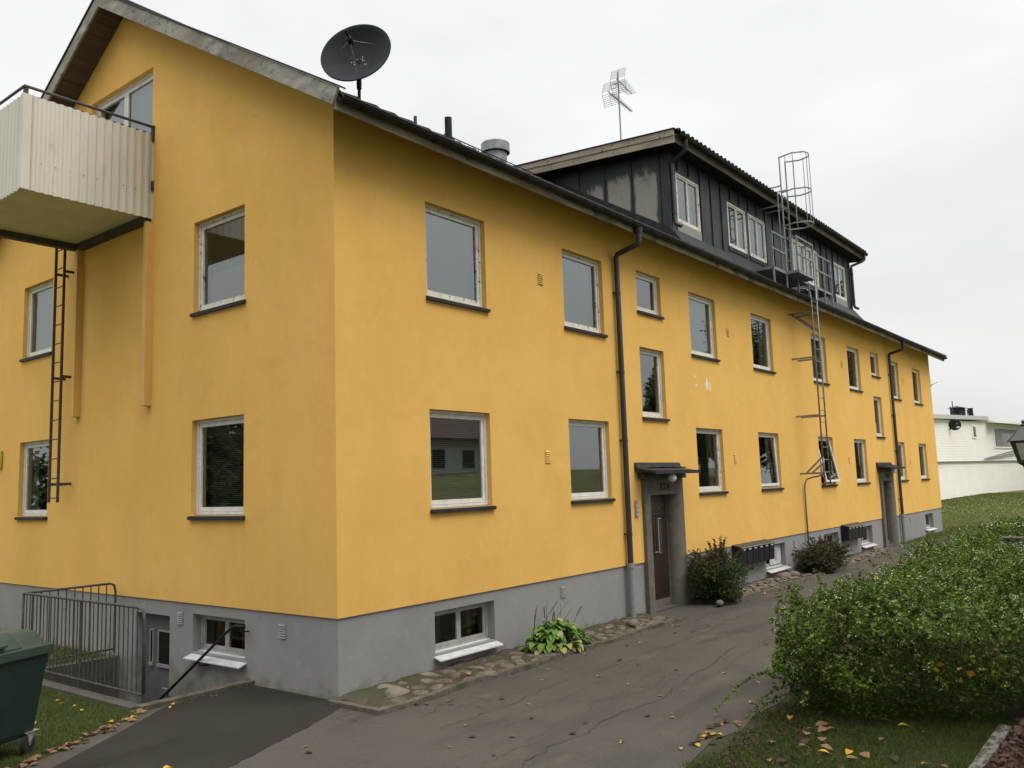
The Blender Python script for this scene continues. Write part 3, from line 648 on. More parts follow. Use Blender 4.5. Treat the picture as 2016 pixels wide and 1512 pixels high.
# --- entrances
def entrance(x0, letters, seedx, first):
    """x0 = left outer edge of the concrete portal"""
    Wp = 1.48; c = MB(); yf = -.065; zt = 2.36; a = .20; b_ = 1.26; zo = 2.065
    # opening profile with splayed, rounded right jamb
    n = 8
    c.box((x0, yf, -.02), (x0 + a, .33, zt)); c.box((x0 + a, yf + .0005, zo), (x0 + Wp, .33, zt - .0005))
    pts = [(x0 + Wp, yf, -.02), (x0 + Wp, .33, -.02), (x0 + b_ - .12, .33, -.02)]
    pts += [(x0 + b_ - .12, .14, -.02)]
    for k in range(n + 1):
        t = k / n; ang = math.pi / 2 * t; pts.append((x0 + b_ - .11 + .20 * (1 - math.cos(ang)), yf + .19 * (1 - math.sin(ang)), -.02))
    c.prism(pts, (0, 0, zo + .018))
    # rounded inner head corner
    for sx, cx0 in ((1, x0 + a),):
        arc = [(cx0, yf + .03, zo - .10)] + [(cx0 + sx * .10 * (1 - math.cos(math.pi / 2 * t / 5)), yf + .03, zo - .10 + .10 * math.sin(math.pi / 2 * t / 5)) for t in range(6)] + [(cx0, yf + .03, zo + .001)]
        c.prism(arc, (0, .25, 0))
    e = c.build('entrance', M['concrete'], bld)
    st = MB(); st.box((x0 + a + .002, -.05, 0), (x0 + Wp - .25, .6, .03)); st.build('threshold', M['concrete_dark'], e)
    # door leaf
    d = MB(); dl, dr = x0 + a - .02, x0 + b_ - .10; y = .15; zb, zt2 = .16, zo - .01
    d.box((dl, y, zb), (dr, y + .05, zt2))
    mid = (dl + dr) / 2 + .18
    for (pa, pb_, za, zb2) in ((dl + .1, mid - .10, .25, .95), (mid + .10, dr - .08, .25, .95), (dl + .1, dr - .08, 1.78, 1.93)): d.box((pa, y - .015, za), (pb_, y, zb2))
    d.box((dl + .04, y - .025, 1.68), (dr - .04, y, 1.72))
    for k in range(9): xx = dl + .05 + (dr - dl - .1) * k / 9; d.box((xx, y - .008, .3), (xx + .07, y, 1.66))
    do = d.build('door', M['door_wood'], bld, bevel=.004)
    g = MB(); g.box((mid - .03, y - .02, 1.0), (mid + .05, y - .010, 1.62)); g.build('glass_strip', M['glass_dim'], do)
    g = MB(); g.box((mid - .04, y - .012, .99), (mid + .06, y - .001, 1.63)); g.build('glass_backing', M['blind'], do)
    k_ = MB(); k_.tube([(dl + .42, y - .01, 1.02), (dl + .42, y - .04, 1.02), (dl + .52, y - .045, 1.02)], .008, 8); k_.build('handle', M['steel'], do)
    k_ = MB(); k_.box((dl, y - .012, .03), (dr, y + .06, zb)); k_.build('kick_plate', M['concrete'], do)
    k_ = MB(); k_.tube([(mid, y - .02, 1.80), (mid, y, 1.80)], .014, 10); k_.build('spyhole', M['steel'], do)
    # cornice + canopy
    k_ = MB(); k_.box((x0 - .10, -.12, zt), (x0 + Wp + .05, -.001, zt + .09)); k_.build('cornice', M['concrete_dark'], bld)
    k_ = MB(); xc0, xc1 = x0 - .21, x0 + Wp + .0
    k_.prism([(xc0, -.001, 2.655), (xc0, -.001, 2.50), (xc0, -.42, 2.445), (xc0, -.42, 2.49), (xc0, -.06, 2.555), (xc0, -.02, 2.655)], (xc1 - xc0, 0, 0))
    k_.box((xc0 - .015, -.435, 2.44), (xc1 + .015, -.42, 2.50))
    for q in (.35, .75, 1.2): k_.box((xc0 + q, -.40, 2.545), (xc0 + q + .012, -.03, 2.565))
    k_.build('canopy', M['sill'], bld)
    # number
    for ch_, dx in zip(letters, (-.115, 0., .0, .15)):
        if ch_ == ' ': continue
        cu = bpy.data.curves.new('txt', 'FONT'); cu.body = ch_; cu.size = .17; cu.extrude = .004; cu.align_x = 'CENTER'; cu.shear = .15; cu.offset = .003
        to = bpy.data.objects.new('txt', cu); COL.objects.link(to); bpy.context.view_layer.update()
        me = bpy.data.meshes.new_from_object(to); bpy.data.objects.remove(to)
        me.materials.append(M['black_metal']); t = bpy.data.objects.new('letter' if ch_.isalpha() else 'digit', me); COL.objects.link(t); t.parent = e; t.matrix_basis = Matrix.Translation((x0 + .72 + dx, yf - .006, 2.155)) @ Matrix.Rotation(math.pi / 2, 4, 'X')
    # lamp
    lm = thing('wall_lamp', (x0 + .62, -.30, 2.36), 'white globe lamp under the canopy of ' + ('the nearer entrance marked 12 A' if first else 'the far entrance beside the downpipe'), 'lamp')
    q = MB(); prof = [(.078 * math.sin(math.pi * k / 14) + .0001, -.078 * math.cos(math.pi * k / 14)) for k in range(15)]; q.lathe(prof, 20, (x0 + .62, -.30, 2.365)); q.build('globe', M['globe'], lm, smooth=True)
    q = MB(); q.tube([(x0 + .62, -.30, 2.43), (x0 + .62, -.30, 2.49)], .04, 12); q.build('lamp_base', M['sill'], lm)
entrance(6.95, '12 A', 0, True)
entrance(21.91, '12 B', 1, False)
ic = thing('intercom_panel', (6.73, 0, 1.8), 'small grey metal intercom panel on yellow wall between downpipe and nearer entrance', 'intercom')
b = MB(); b.box((6.68, -.025, 1.70), (6.78, -.001, 1.97)); b.prism([(6.68, -.025, 1.97), (6.78, -.025, 1.97), (6.73, -.025, 2.005)], (0, .023, 0)); b.build('plate', M['pipe_grey'], ic, bevel=.003)
for z in (1.72, 1.80, 1.88): b = MB(); b.tube([(6.73, -.033, z + .02), (6.73, -.025, z + .02)], .020, 10); b.build('button', M['paper'], ic)

# --- dormer
DX0, DX1, DY, DZT = 9.0, 21.22, .17, 9.16
def rt_(y): return ru(y) + .20
dm = MB()
# front wall with window openings
DW = [(9.30, 10.38), (11.86, 12.90), (13.08, 14.12), (16.05, 17.0), (17.12, 18.05), (19.48, 20.58)]
dz0, dz1 = 7.67, 8.74
wallface(dm, [(a, b_, dz0, dz1) for a, b_ in DW], DX0, DX1, 7.1, DZT + .1, lambda u, z, o: (u, DY + o, z), 1, .15)
yb = (DZT + .1 - (6.97 + .1)) / .603
def dtop(y): return DZT + .1 + .05 * (y - DY)
for x, sgn in ((DX0, 1), (DX1, -1)):
    yj = 3.95; pts = [(x, DY + .001, 7.1), (x, DY + .001, dtop(DY)), (x, yj, dtop(yj)), (x, yj, ru(yj) + .05)]
    dm.prism(pts, (.12 * sgn, 0, 0))
do_ = dm.build('dormer', M['cladding'], bld)
# weathered panels on the near cheek
M['cheek'] = mat('weathered_sheet', (.030, .034, .038), (.045, .05, .053), rough=.5, scale=2)
def cheek_wear(m):
    n = m.node_tree.nodes; l = m.node_tree.links; bs = n['Principled BSDF']
    g = n.new('ShaderNodeNewGeometry'); se = n.new('ShaderNodeSeparateXYZ'); l.new(g.outputs['Position'], se.inputs[0])
    z = n.new('ShaderNodeTexNoise'); z.inputs['Scale'].default_value = 3.2; z.inputs['Detail'].default_value = 8; z.inputs['Roughness'].default_value = .72
    mp = n.new('ShaderNodeMapping'); mp.inputs['Scale'].default_value = (1, 1.6, .7); l.new(g.outputs['Position'], mp.inputs[0]); l.new(mp.outputs[0], z.inputs[0])
    # distance from panel seam: fract((y-.36)/.67)
    a1 = n.new('ShaderNodeMath'); a1.operation = 'SUBTRACT'; a1.inputs[1].default_value = .36; l.new(se.outputs[1], a1.inputs[0])
    a2 = n.new('ShaderNodeMath'); a2.operation = 'PINGPONG'; a2.inputs[1].default_value = .3333; l.new(a1.outputs[0], a2.inputs[0])
    h = n.new('ShaderNodeMapRange'); h.inputs[1].default_value = .0; h.inputs[2].default_value = .11; h.inputs[3].default_value = -.32; h.inputs[4].default_value = .05; h.interpolation_type = 'SMOOTHSTEP'; l.new(a2.outputs[0], h.inputs[0])
    # height above 9.0 dark
    h2 = n.new('ShaderNodeMapRange'); h2.inputs[1].default_value = 8.66; h2.inputs[2].default_value = 8.96; h2.inputs[3].default_value = .05; h2.inputs[4].default_value = -.35; l.new(se.outputs[2], h2.inputs[0])
    h3 = n.new('ShaderNodeMapRange'); h3.inputs[1].default_value = 1.7; h3.inputs[2].default_value = 2.6; h3.inputs[3].default_value = .06; h3.inputs[4].default_value = -.35; l.new(se.outputs[1], h3.inputs[0])
    h4 = n.new('ShaderNodeMapRange'); h4.inputs[1].default_value = .30; h4.inputs[2].default_value = .50; h4.inputs[3].default_value = -.4; h4.inputs[4].default_value = 0; l.new(se.outputs[1], h4.inputs[0])
    s1 = n.new('ShaderNodeMath'); l.new(z.outputs[0], s1.inputs[0]); l.new(h.outputs[0], s1.inputs[1])
    s2 = n.new('ShaderNodeMath'); l.new(s1.outputs[0], s2.inputs[0]); l.new(h2.outputs[0], s2.inputs[1])
    s3 = n.new('ShaderNodeMath'); l.new(s2.outputs[0], s3.inputs[0]); l.new(h3.outputs[0], s3.inputs[1])
    s4 = n.new('ShaderNodeMath'); l.new(s3.outputs[0], s4.inputs[0]); l.new(h4.outputs[0], s4.inputs[1])
    r = n.new('ShaderNodeMapRange'); r.inputs[1].default_value = .36; r.inputs[2].default_value = .62; r.interpolation_type = 'SMOOTHSTEP'; l.new(s4.outputs[0], r.inputs[0])
    mx = n.new('ShaderNodeMix'); mx.data_type = 'RGBA'; mx.inputs['B'].default_value = (.27, .255, .215, 1); l.new(bs.inputs['Base Color'].links[0].from_socket, mx.inputs['A']); l.new(r.outputs[0], mx.inputs['Factor']); l.new(mx.outputs['Result'], bs.inputs['Base Color'])
cheek_wear(M['cheek'])
b = MB(); yj = 3.7; b.prism([(DX0 - .001, DY + .1, 7.45), (DX0 - .001, DY + .1, dtop(DY + .1) - .02), (DX0 - .001, yj, dtop(yj) - .02), (DX0 - .001, yj, ru(yj) + .22)], (-.006, 0, 0)); b.build('cheek_cladding', M['cheek'], do_)
b = MB()
for y in (.36, 1.026, 1.692, 2.359, 3.02): b = MB(); b.box((DX0 - .035, y - .008, ru(y) + .2), (DX0 - .004, y + .008, dtop(y) - .01)); b.build('seam', M['cladding'], do_)
xx = 9.92
for k in range(-1, 23):
    x = 9.92 + .53 * k
    if x < DX0 + .1 or x > DX1 - .1: continue
    segs = [(7.3, DZT + .08)]
    for a, b__ in DW:
        if a - .02 < x < b__ + .02: segs = [(dz1 + .06, DZT + .08)]
    for z0, z1 in segs: b = MB(); b.box((x - .008, DY - .03, z0), (x + .008, DY - .001, z1)); b.build('seam', M['cladding'], do_)
b = MB(); b.box((DX0 - .03, DY - .03, 7.2), (DX0 + .05, DY - .0015, DZT + .05))
b.build('corner_trim', M['cladding'], do_)
b = MB(); b.prism([(DX0 - .1, -.10, rt_(-.10) + .035), (DX0 - .1, DY - .004, rt_(DY) + .22), (DX0 - .1, DY - .002, rt_(DY) + .22), (DX0 - .1, DY - .002, rt_(DY) - .1), (DX0 - .1, -.10, rt_(-.10) - .05)], (DX1 - DX0 + .2, 0, 0)); 
b.prism([(DX0 - .008, DY - .05, rt_(DY - .05) - .1), (DX0 - .008, DY - .05, rt_(DY - .05) + .2), (DX0 - .008, 3.6, rt_(3.6) + .2), (DX0 - .008, 3.6, rt_(3.6) - .1)], (-.012, 0, 0))
b.build('apron_flashing', M['sill'], do_)
for k, (a, b__) in enumerate(DW):
    w_ = window(b__ - a, dz1 - dz0, Matrix.Translation((a, DY, dz0)), 'D', 80 + k, frame='frame_worn', name='dormer_window', cols=2, sill=None, deep=-.012, bar=.032, content='shade' if k in (0, 5) else 'white')
    b = MB(); b.box((a - .02, DY - .02, dz0 - (.24 if k in (0, 5) else .10)), (b__ + .02, DY - .002, dz0 - .004)); b.build('apron_board', M['plinth'] if k in (0, 5) else M['sill'], w_).matrix_parent_inverse = Matrix.Translation((a, DY, dz0)).inverted()
# dormer roof
FX0, FX1, FY = 8.66, 21.60, -.16
def dr(y): return 9.35 + .07 * (y - FY)
b = MB(); b.prism([(FX0, FY, dr(FY) - .25), (FX0, FY, dr(FY)), (FX0, 4.05, dr(4.05)), (FX0, 3.6, dr(3.6) - .25)], (FX1 - FX0, 0, 0)); dro = b.build('dormer_roof', M['tile'], bld)
for x in (FX0, FX1 + .06):
    for (o0, o1, pr_) in ((-.265, -.125, .030), (-.12, .01, .045)):
        b = MB(); b.prism([(x - pr_, FY - .03, dr(FY) + o0), (x - pr_, FY - .03, dr(FY) + o1), (x - pr_, 4.0, dr(4.0) + o1), (x - pr_, 4.0, dr(4.0) + o0)], (pr_ - .002, 0, 0)); b.build('fascia_board', M['wood_tan'], dro, bevel=.003)
    b = MB(); b.prism([(x - .06, FY - .06, dr(FY) + .012), (x - .06, FY - .06, dr(FY) + .034), (x - .06, 4.1, dr(4.1) + .034), (x - .06, 4.1, dr(4.1) + .012)], (.11, 0, 0)); b.build('verge_strip', M['sill'], dro)
b = MB(); b.box((FX0, FY - .025, dr(FY) - .24), (FX1, FY - .002, dr(FY) - .06)); b.build('eave_board', M['soffit_grey'], dro)
# corrugated sheet with trapezoid ribs
X = []; Zw = []; x = FX0 + .02
while x < FX1:
    for dx, h in ((0, 0), (.05, 0), (.075, .055), (.135, .055), (.16, 0)): X.append(x + dx); Zw.append(h)
    x += .2
b = MB(); n = len(X)
for y in (FY - .10, 4.15):
    for x, h in zip(X, Zw): b.v.append((x, y, dr(y) + .018 + h))
for y in (FY - .10,):
    for x, h in zip(X, Zw): b.v.append((x, y, dr(y) - .012 + h))
for i in range(n - 1): b.f.append((i, i + 1, n + i + 1, n + i)); b.f.append((i, i + 1, 2 * n + i + 1, 2 * n + i))
b.build('roof_sheet', M['tile'], dro)
gutter(FX0 + .02, FX1, FY - .10, dr(FY) - .06, .06, dro, 'gutter')
for x, ex in ((9.06, 1), (21.12, 1)):
    b = MB(); xt = x - .05 if x < 10 else 21.35
    b.tube([(xt, FY - .10, dr(FY) - .10), (xt, FY - .10, dr(FY) - .26), (xt + (.02 if x < 10 else -.05), FY - .03, dr(FY) - .34), (x, DY - .07, 8.88), (x, DY - .07, 8.80), (x, DY - .07, 7.62), (x, DY - .09, 7.55), (x + .03, DY - .20, 7.48)], .042, 10)
    for z in (8.6, 7.75): b.tube([(x, DY - .07, z), (x, DY - .07, z + .05)], .05, 10)
    b.build('dormer_downpipe', M['pipe'], dro, smooth=True).modifiers.new('e', 'EDGE_SPLIT').split_angle = rad(45)
b = MB(); b.lathe([(.23, 0), (.25, .06), (.24, .12), (.17, .19), (.08, .22), (.001, .23)], 20, (9.55, 1.35, dr(1.35) + .06)); b.build('roof_cowl', M['black_metal'], dro, smooth=True)
# roof vent pipes, fan cowl, ridge walkway
b = MB(); b.tube([(2.62, .5, 7.35), (2.62, .5, 7.82)], .055, 14); b.tube([(2.62, .5, 7.35), (2.62, .5, 7.50)], .085, 14); b.build('vent_pipe', M['black_metal'], bld, smooth=True).modifiers.new('e', 'EDGE_SPLIT')
b = MB(); b.tube([(1.92, .5, 7.3), (1.92, .5, 7.61)], .025, 10); b.build('vent_pipe', M['pipe'], bld)
b = MB(); cxv, cyv, zv = 9.52, 5.15, 10.30
b.lathe([(.001, .55), (.33, .54), (.36, .51), (.36, .28), (.34, .27)], 28, (cxv, cyv, zv)); b.lathe([(.29, -.1), (.29, .28)], 24, (cxv, cyv, zv))
b.build('roof_fan', M['galv'], bld, smooth=True).modifiers.new('e', 'EDGE_SPLIT').split_angle = rad(40)
b = MB()
for z in (.20, .26, .32): b.tube([(5.6, 3.3, ru(3.3) + z + .04), (10.5, 3.3, ru(3.3) + z + .04)], .012, 6)
for k in range(34): x = 5.6 + k * .15; b.tube([(x, 3.3, ru(3.3) + .2), (x, 3.3, ru(3.3) + .37)], .006, 4)
b.build('snow_guard', M['black_metal'], bld)

# --- balcony (part of the building)
BX, BY0, BY1, BZ0, BZ1 = -1.84, 4.15, 6.50, 6.47, 7.80
b = MB(); b.box((BX + .03, BY0 + .03, BZ0 + .04), (-.001, BY1 - .03, BZ0 + .14)); bal = b.build('balcony', M['bal_floor'], bld)
b = MB()
for k in range(40): x = BX + .05 + k * .044; b.box((x, BY0 + .04, BZ0 + .038), (x + .030, BY1 - .04, BZ0 + .04))
b.build('floor_ribs', M['bal_floor'], bal)
b = MB(); b.box((-.12, BY0 + .03, BZ0 - .06), (-.002, BY1 - .03, BZ0 + .035)); b.box((BX + .04, BY1 - .16, BZ0 - .06), (-.13, BY1 - .03, BZ0 + .035)); b.build('beam', M['rust'], bal)
def corrug(p0, p1, z0, z1, per=.115, amp=.014, name='corrugated_panel', parent=None):
    p0 = Vector(p0); p1 = Vector(p1); L = (p1 - p0).length; d = (p1 - p0) / L; nrm = Vector((d.y, -d.x, 0)); n = int(L / per * 10); b = MB()
    for i in range(n + 1):
        s_ = L * i / n; q = p0 + d * s_ + nrm * (amp * max(-.8, min(.8, 1.3 * math.sin(2 * math.pi * s_ / per))))
        b.v += [(q.x, q.y, z0), (q.x, q.y, z1)]
        if i: b.f.append((2 * i - 2, 2 * i, 2 * i + 1, 2 * i - 1))
    return b.build(name, M['corr'], parent)
corrug((0.0, BY0, 0), (BX, BY0, 0), BZ0, BZ1, parent=bal); corrug((BX, BY0, 0), (BX, BY1, 0), BZ0, BZ1, parent=bal); corrug((BX, BY1, 0), (0, BY1, 0), BZ0, BZ1, parent=bal)
b = MB(); b.box((BX - .018, BY0 - .018, BZ0), (BX + .09, BY0 + .0, BZ1 - .0)); b.box((BX - .018, BY0, BZ0), (BX, BY0 + .07, BZ1)); b.build('corner_trim', M['corr'], bal)
b = MB(); zr = BZ1 + .105
b.tube([(-.02, BY0, zr), (BX, BY0, zr), (BX, BY1, zr), (-.02, BY1, zr)], .022, 8)
b.tube([(-.02, BY0 + .02, BZ1 + .0), (BX + .02, BY0 + .02, BZ1), (BX + .02, BY1, BZ1), (-.02, BY1 - .02, BZ1)], .014, 6)
for p in ((BX, BY0), (BX, BY1), (BX, (BY0 + BY1) / 2)): b.box((p[0] - .0, p[1] + .0, BZ1 - .2), (p[0] + .05, p[1] + .05, zr))
b.box((-.03, BY0 - .03, BZ1 - .12), (-.001, BY0 + .03, zr + .02)); b.box((-.03, BY0 - .03, 6.9), (-.001, BY0 + .02, 7.05))
b.build('handrail', M['rust'], bal)
for k in range(10): x = -.08 - k * .19; b = MB(); b.tube([(x, BY0 - .016, BZ0 + .40 ), (x, BY0 - .0, BZ0 + .40)], .006, 6); b.build('rivet', M['rust'], bal)
for y in (4.17, 6.36):
    b = MB(); b.box((-.10, y - .045, 3.70), (-.001, y + .045, BZ0 - .06)); b.box((-.115, y - .075, 3.66), (-.001, y - .046, BZ0 - .3)); b.box((-.12, y - .08, 3.65), (-.0015, y + .05, 3.66))
    b.build('support_column', M['yellow_metal'], bal)

# ------------------------------------------------------------------ cellar stair pit
x0, x1, y0, y1 = PIT
b = MB()
b.box((x0 - .16, y0, -1.35), (x0, y1 + .16, .035)); b.box((x0, y1, -1.35), (IN, y1 + .16, .03)); 
b.box((x0, y0, -1.5), (IN, y1, -1.35))
for k in range(7):
    b.box((x0 + .001, y0 + .001 + k * .23, -1.349), (IN - .001, y0 + .23 + k * .23, -.03 - k * .18))
b.build('cellar_steps', M['concrete_dark'], bld)
b = MB(); b.box((x0 - .1, y0 - .14, -.25), (IN - .002, y0 - .0, .05)); tag(b.build('kerb', M['kerb']), kind='structure')
d = MB(); d.box((IN + .10, 3.55, ZP), (IN + .16, 4.44, .68)); cdo = d.build('cellar_door', M['door_grey'], bld)
M['dark_glass'] = mat('dark_glass', (.010, .011, .010), rough=.12, spec=.5)
for (a, b_) in ((3.62, 3.98), (4.14, 4.20)):
    g = MB(); g.box((IN + .094, a, .0), (IN + .10, b_, .44)); g.build('pane', M['dark_glass'], cdo)
    g = MB(); g.box((IN + .085, a - .02, -.02), (IN + .10, a, .46)); g.box((IN + .085, b_, -.02), (IN + .10, b_ + .02, .46)); g.box((IN + .084, a, .44), (IN + .10, b_, .46)); g.box((IN + .070, a - .02, -.045), (IN + .10, b_ + .02, -.0)); g.build('pane_frame', M['pipe_grey'], cdo)
g = MB(); g.tube([(IN + .09, 3.62, -.30), (IN + .03, 3.62, -.30), (IN + .03, 3.75, -.30)], .010, 6); g.build('handle', M['steel'], cdo)
# railing round the pit
rl = thing('stair_railing', (-1.34, 4.87, 0), 'grey steel bar railing around the sunken cellar stair by the gable', 'railing')
xr, yr, zt = -1.345, 4.86, 1.09; zb = .15; ye = 1.70
b = MB(); b.tube([(xr, yr, zb), (xr, yr, zt)], .017, 8)
b.tube([(xr, yr, zt), (xr, ye + .12, zt), (xr, ye + .03, zt - .03), (xr, ye, zt - .12), (xr, ye, .16)], .017, 8); b.tube([(xr, yr, zb), (xr, ye + .05, zb - .01), (xr, ye, .16)], .014, 8)
b.tube([(xr, yr, zt), (-.16, yr, zt), (-.10, yr, zt - .03), (-.08, yr, zt - .12), (-.08, yr, .10)], .017, 8); b.tube([(xr, yr, zb), (-.08, yr, zb)], .014, 8)
b.build('rail_frame', M['rust'], rl, smooth=True)
b = MB(); n = 30
for k in range(1, n): y = yr + (ye + .05 - yr) * k / n; b.tube([(xr, y, zb), (xr, y, zt)], .0070, 6)
for k in range(1, 11): x = xr + (-.1 - xr) * k / 11; b.tube([(x, yr, zb), (x, yr, zt)], .0085, 6)
b.build('bars', M['rust'], rl)
for y in (3.25,): 
    b = MB(); b.tube([(xr + .02, y, -.06), (xr + .02, y, zt)], .020, 8); b.build('post', M['rust'], rl)
b = MB(); b.tube([(xr + .03, yr, -.03), (xr + .03, yr, zb)], .018, 8); b.build('post', M['rust'], rl)
hr = thing('handrail', (0, 1.67, .68), 'dark steel handrail sloping down the grey plinth to the cellar door', 'handrail')
b = MB(); b.tube([(-.075, 1.66, .70), (-.085, 1.84, .70), (-.085, 1.95, .655), (-.085, 3.60, -.42)], .019, 8); b.build('rail', M['black_metal'], hr, smooth=True)
for (y, z) in ((1.72, .66), (2.62, .16), (3.38, -.33)): b = MB(); b.tube([(-.085, y, z + .05), (-.085, y, z - .02), (.02, y - .02, z - .03)], .010, 6); b.build('bracket', M['black_metal'], hr)

# ------------------------------------------------------------------ gable ladder
gl = thing('fixed_ladder', (-.2, 6.68, 2.3), 'narrow dark steel ladder fixed to the gable wall beside the balcony', 'ladder')
for y in (6.53, 6.84): b = MB(); b.box((-.225, y - .012, 2.29), (-.185, y + .012, 7.55)); b.build('stile', M['rust'], gl)
z = 2.36
while z < 7.5:
    b = MB(); b.tube([(-.205, 6.53, z), (-.205, 6.84, z)], .010, 6); b.build('rung', M['rust'], gl); z += .315
for z in (6.07, 4.32, 2.58):
    for y in (6.53, 6.84): b = MB(); b.bar((-.2, y, z), (-.001, y, z), .012, .045); b.build('bracket', M['rust'], gl)
sg = thing('wall_box', (0, 9.3, 3.1), 'small yellow utility box at the left end of the gable wall', 'utility box')
b = MB(); b.box((-.05, 9.22, 2.93), (-.001, 9.42, 3.26)); b.build('casing', mat('yellow_box', (.45, .40, .03), rough=.5), sg, bevel=.02)
b = MB(); b.box((-.055, 9.25, 2.97), (-.05, 9.39, 3.22)); b.build('cover', M['yellow_metal'], sg)

# ------------------------------------------------------------------ facade ladder, platform, caged ladder
fl = thing('fire_escape_ladder', (15.15, -.6, 2.05), 'long grey steel ladder standing off the facade below the roof platform', 'ladder')
XL, XR, YL = 14.95, 15.37, -.60
b = MB(); b.tube([(XL, YL, 2.06), (XL, YL, 6.78), (XL, YL + .02, 6.93), (XL, YL + .10, 7.03), (XL, YL + .22, 7.06), (XL, YL + .36, 7.03), (XL, YL + .5, 6.97)], .021, 8); b.build('stile', M['galv'], fl, smooth=True)
b = MB(); b.tube([(XR, YL, 2.06), (XR, YL, 8.05)], .021, 8); b.build('stile', M['galv'], fl, smooth=True)
z = 2.08
while z < 7.9:
    b = MB(); b.tube([(XL, YL, z), (XR, YL, z)], .010, 6); b.build('rung', M['galv'], fl); z += .31
for z in (6.44, 5.28, 3.81): 
    for x in (XL, XR): b = MB(); b.bar((x, YL, z), (x, -.001, z), .012, .045); b.build('bracket', M['galv'], fl)
for z in (2.37,): b = MB(); b.bar((XL, YL, z), (XL, -.001, z), .012, .045); b.build('bracket', M['galv'], fl)
for x in (XL, XR): b = MB(); b.bar((x, YL, 5.98), (x, -.08, 6.42), .012, .05); b.build('brace', M['galv'], fl)
b = MB(); b.bar((XL, YL, 2.78), (XL, -.18, 2.39), .012, .045); b.build('brace', M['galv'], fl)
b = MB(); b.bar((XL, YL + .02, 2.60), (XL, -.32, 2.39), .012, .045); b.build('brace', M['galv'], fl)
b = MB(); b.tube([(XL, YL - .01, 2.75), (XL, YL - .01, 2.48), (XL, YL + .03, 2.36), (XL + .03, YL + .14, 2.30), (XL + .12, -.24, 2.27), (XL + .14, -.10, 2.22), (XL + .14, -.05, 2.08), (XL + .14, -.04, 1.9), (XL + .14, -.04, .66)], .020, 8); b.build('down_tube', M['galv'], fl, smooth=True)

pf = thing('roof_platform', (14.5, -.3, 7.1), 'grey steel grating platform with guard rails on the roof edge below the dormer', 'roof platform')
def deck(x0, x1, y0, y1, z):
    b = MB(); b.box((x0, y0, z - .045), (x1, y0 + .012, z + .02)); b.box((x0, y1 - .012, z - .045), (x1, y1, z + .02)); b.box((x0, y0, z - .045), (x0 + .012, y1, z + .02)); b.box((x1 - .012, y0, z - .045), (x1, y1, z + .02))
    fr = b.build('deck', M['galv'], pf); g = MB(); y = y0 + .03
    while y < y1 - .01: g.box((x0 + .012, y, z - .03), (x1 - .012, y + .006, z)); y += .03
    x = x0 + .04
    while x < x1 - .01: g.box((x, y0 + .012, z - .031), (x + .006, y1 - .012, z + .001)); x += .045
    g.build('grating', M['grating'], fr)
ZD = 7.16
deck(12.5, 14.88, -.60, .04, ZD); deck(15.42, 16.7, -.60, .04, ZD); deck(13.32, 14.48, -.90, -.605, ZD)
def post(x, y, z0, z1, w=.035):
    b = MB(); b.box((x - w / 2, y - w / 2, z0), (x + w / 2, y + w / 2, z1)); b.build('post', M['galv'], pf)
def rail(a, b_, h=.035):
    b = MB(); b.bar(a, b_, .03, h); b.build('rail', M['galv'], pf)
for x in (12.52, 13.34): post(x, -.6, ru(-.46) + .1, ZD + .86)
for x in (15.45, 16.08, 16.68): post(x, -.6, ru(-.46) + .1, ZD + .90)
for z in (.84, .45): rail((12.48, -.6, ZD + z), (13.36, -.6, ZD + z))
for z in (.88, .46): rail((15.42, -.6, ZD + z), (16.72, -.6, ZD + z))
for x in (13.36, 14.46): post(x, -.88, ZD - .04, ZD + .85)
for z in (.84, .42): rail((13.32, -.88, ZD + z), (14.5, -.88, ZD + z))
rail((13.36, -.88, ZD + .84), (13.36, -.6, ZD + .84))
rail((14.46, -.88, ZD + .84), (14.46, -.6, ZD + .84))
for x in (14.1, 14.86): post(x, -.6, ru(-.46) + .1, ZD)
for x in (12.5, 16.7): rail((x, -.6, ZD + .84), (x, -.1, ZD + .84)) if False else None

cl = thing('caged_ladder', (13.85, -.5, 7.2), 'grey steel ladder with safety cage rising above the dormer roof from the platform', 'ladder')
XA, XB, YC = 13.66, 14.06, -.5
for x in (XA, XB): b = MB(); b.box((x - .02, YC - .012, 7.18), (x + .02, YC + .012, 10.16)); b.build('stile', M['galv'], cl)
b = MB(); b.box((XA - .12, YC + .05, 7.18), (XA - .09, YC + .07, 9.2)); b.build('stile', M['galv'], cl)
z = 7.3
while z < 9.2: b = MB(); b.tube([(XA, YC, z), (XB, YC, z)], .011, 6); b.build('rung', M['galv'], cl); z += .27
for z in (8.95, 9.42):
    for x in (XA, XB): b = MB(); b.bar((x, YC, z), (x, .10, z), .012, .035); b.build('bracket', M['galv'], cl)
hp = [(XA, YC), (XA - .06, YC - .26), (XA + .0, YC - .55), (XA + .20, YC - .70), (XB - .16, YC - .70), (XB + .06, YC - .50), (XB + .10, YC - .22), (XB, YC)]
hp = [(XA, YC), (XA - .10, YC - .33), (XA + .02, YC - .60), (XA + .20, YC - .66), (XB + .04, YC - .56), (XB + .12, YC - .30), (XB, YC)]
for z in (10.14, 9.24, 8.40):
    b = MB()
    for p, q in zip(hp[:-1], hp[1:]): b.bar((*p, z), (*q, z), .008, .035)
    b.build('hoop', M['galv'], cl)
for p in ((XA - .05, YC - .165), (XA - .09, YC - .36), (XA + .11, YC - .63), (XA + .33, YC - .62), (XB + .09, YC - .42), (XB + .07, YC - .18)):
    b = MB(); b.bar((*p, 8.38), (*p, 10.16), .022, .008); b.build('cage_bar', M['galv'], cl)

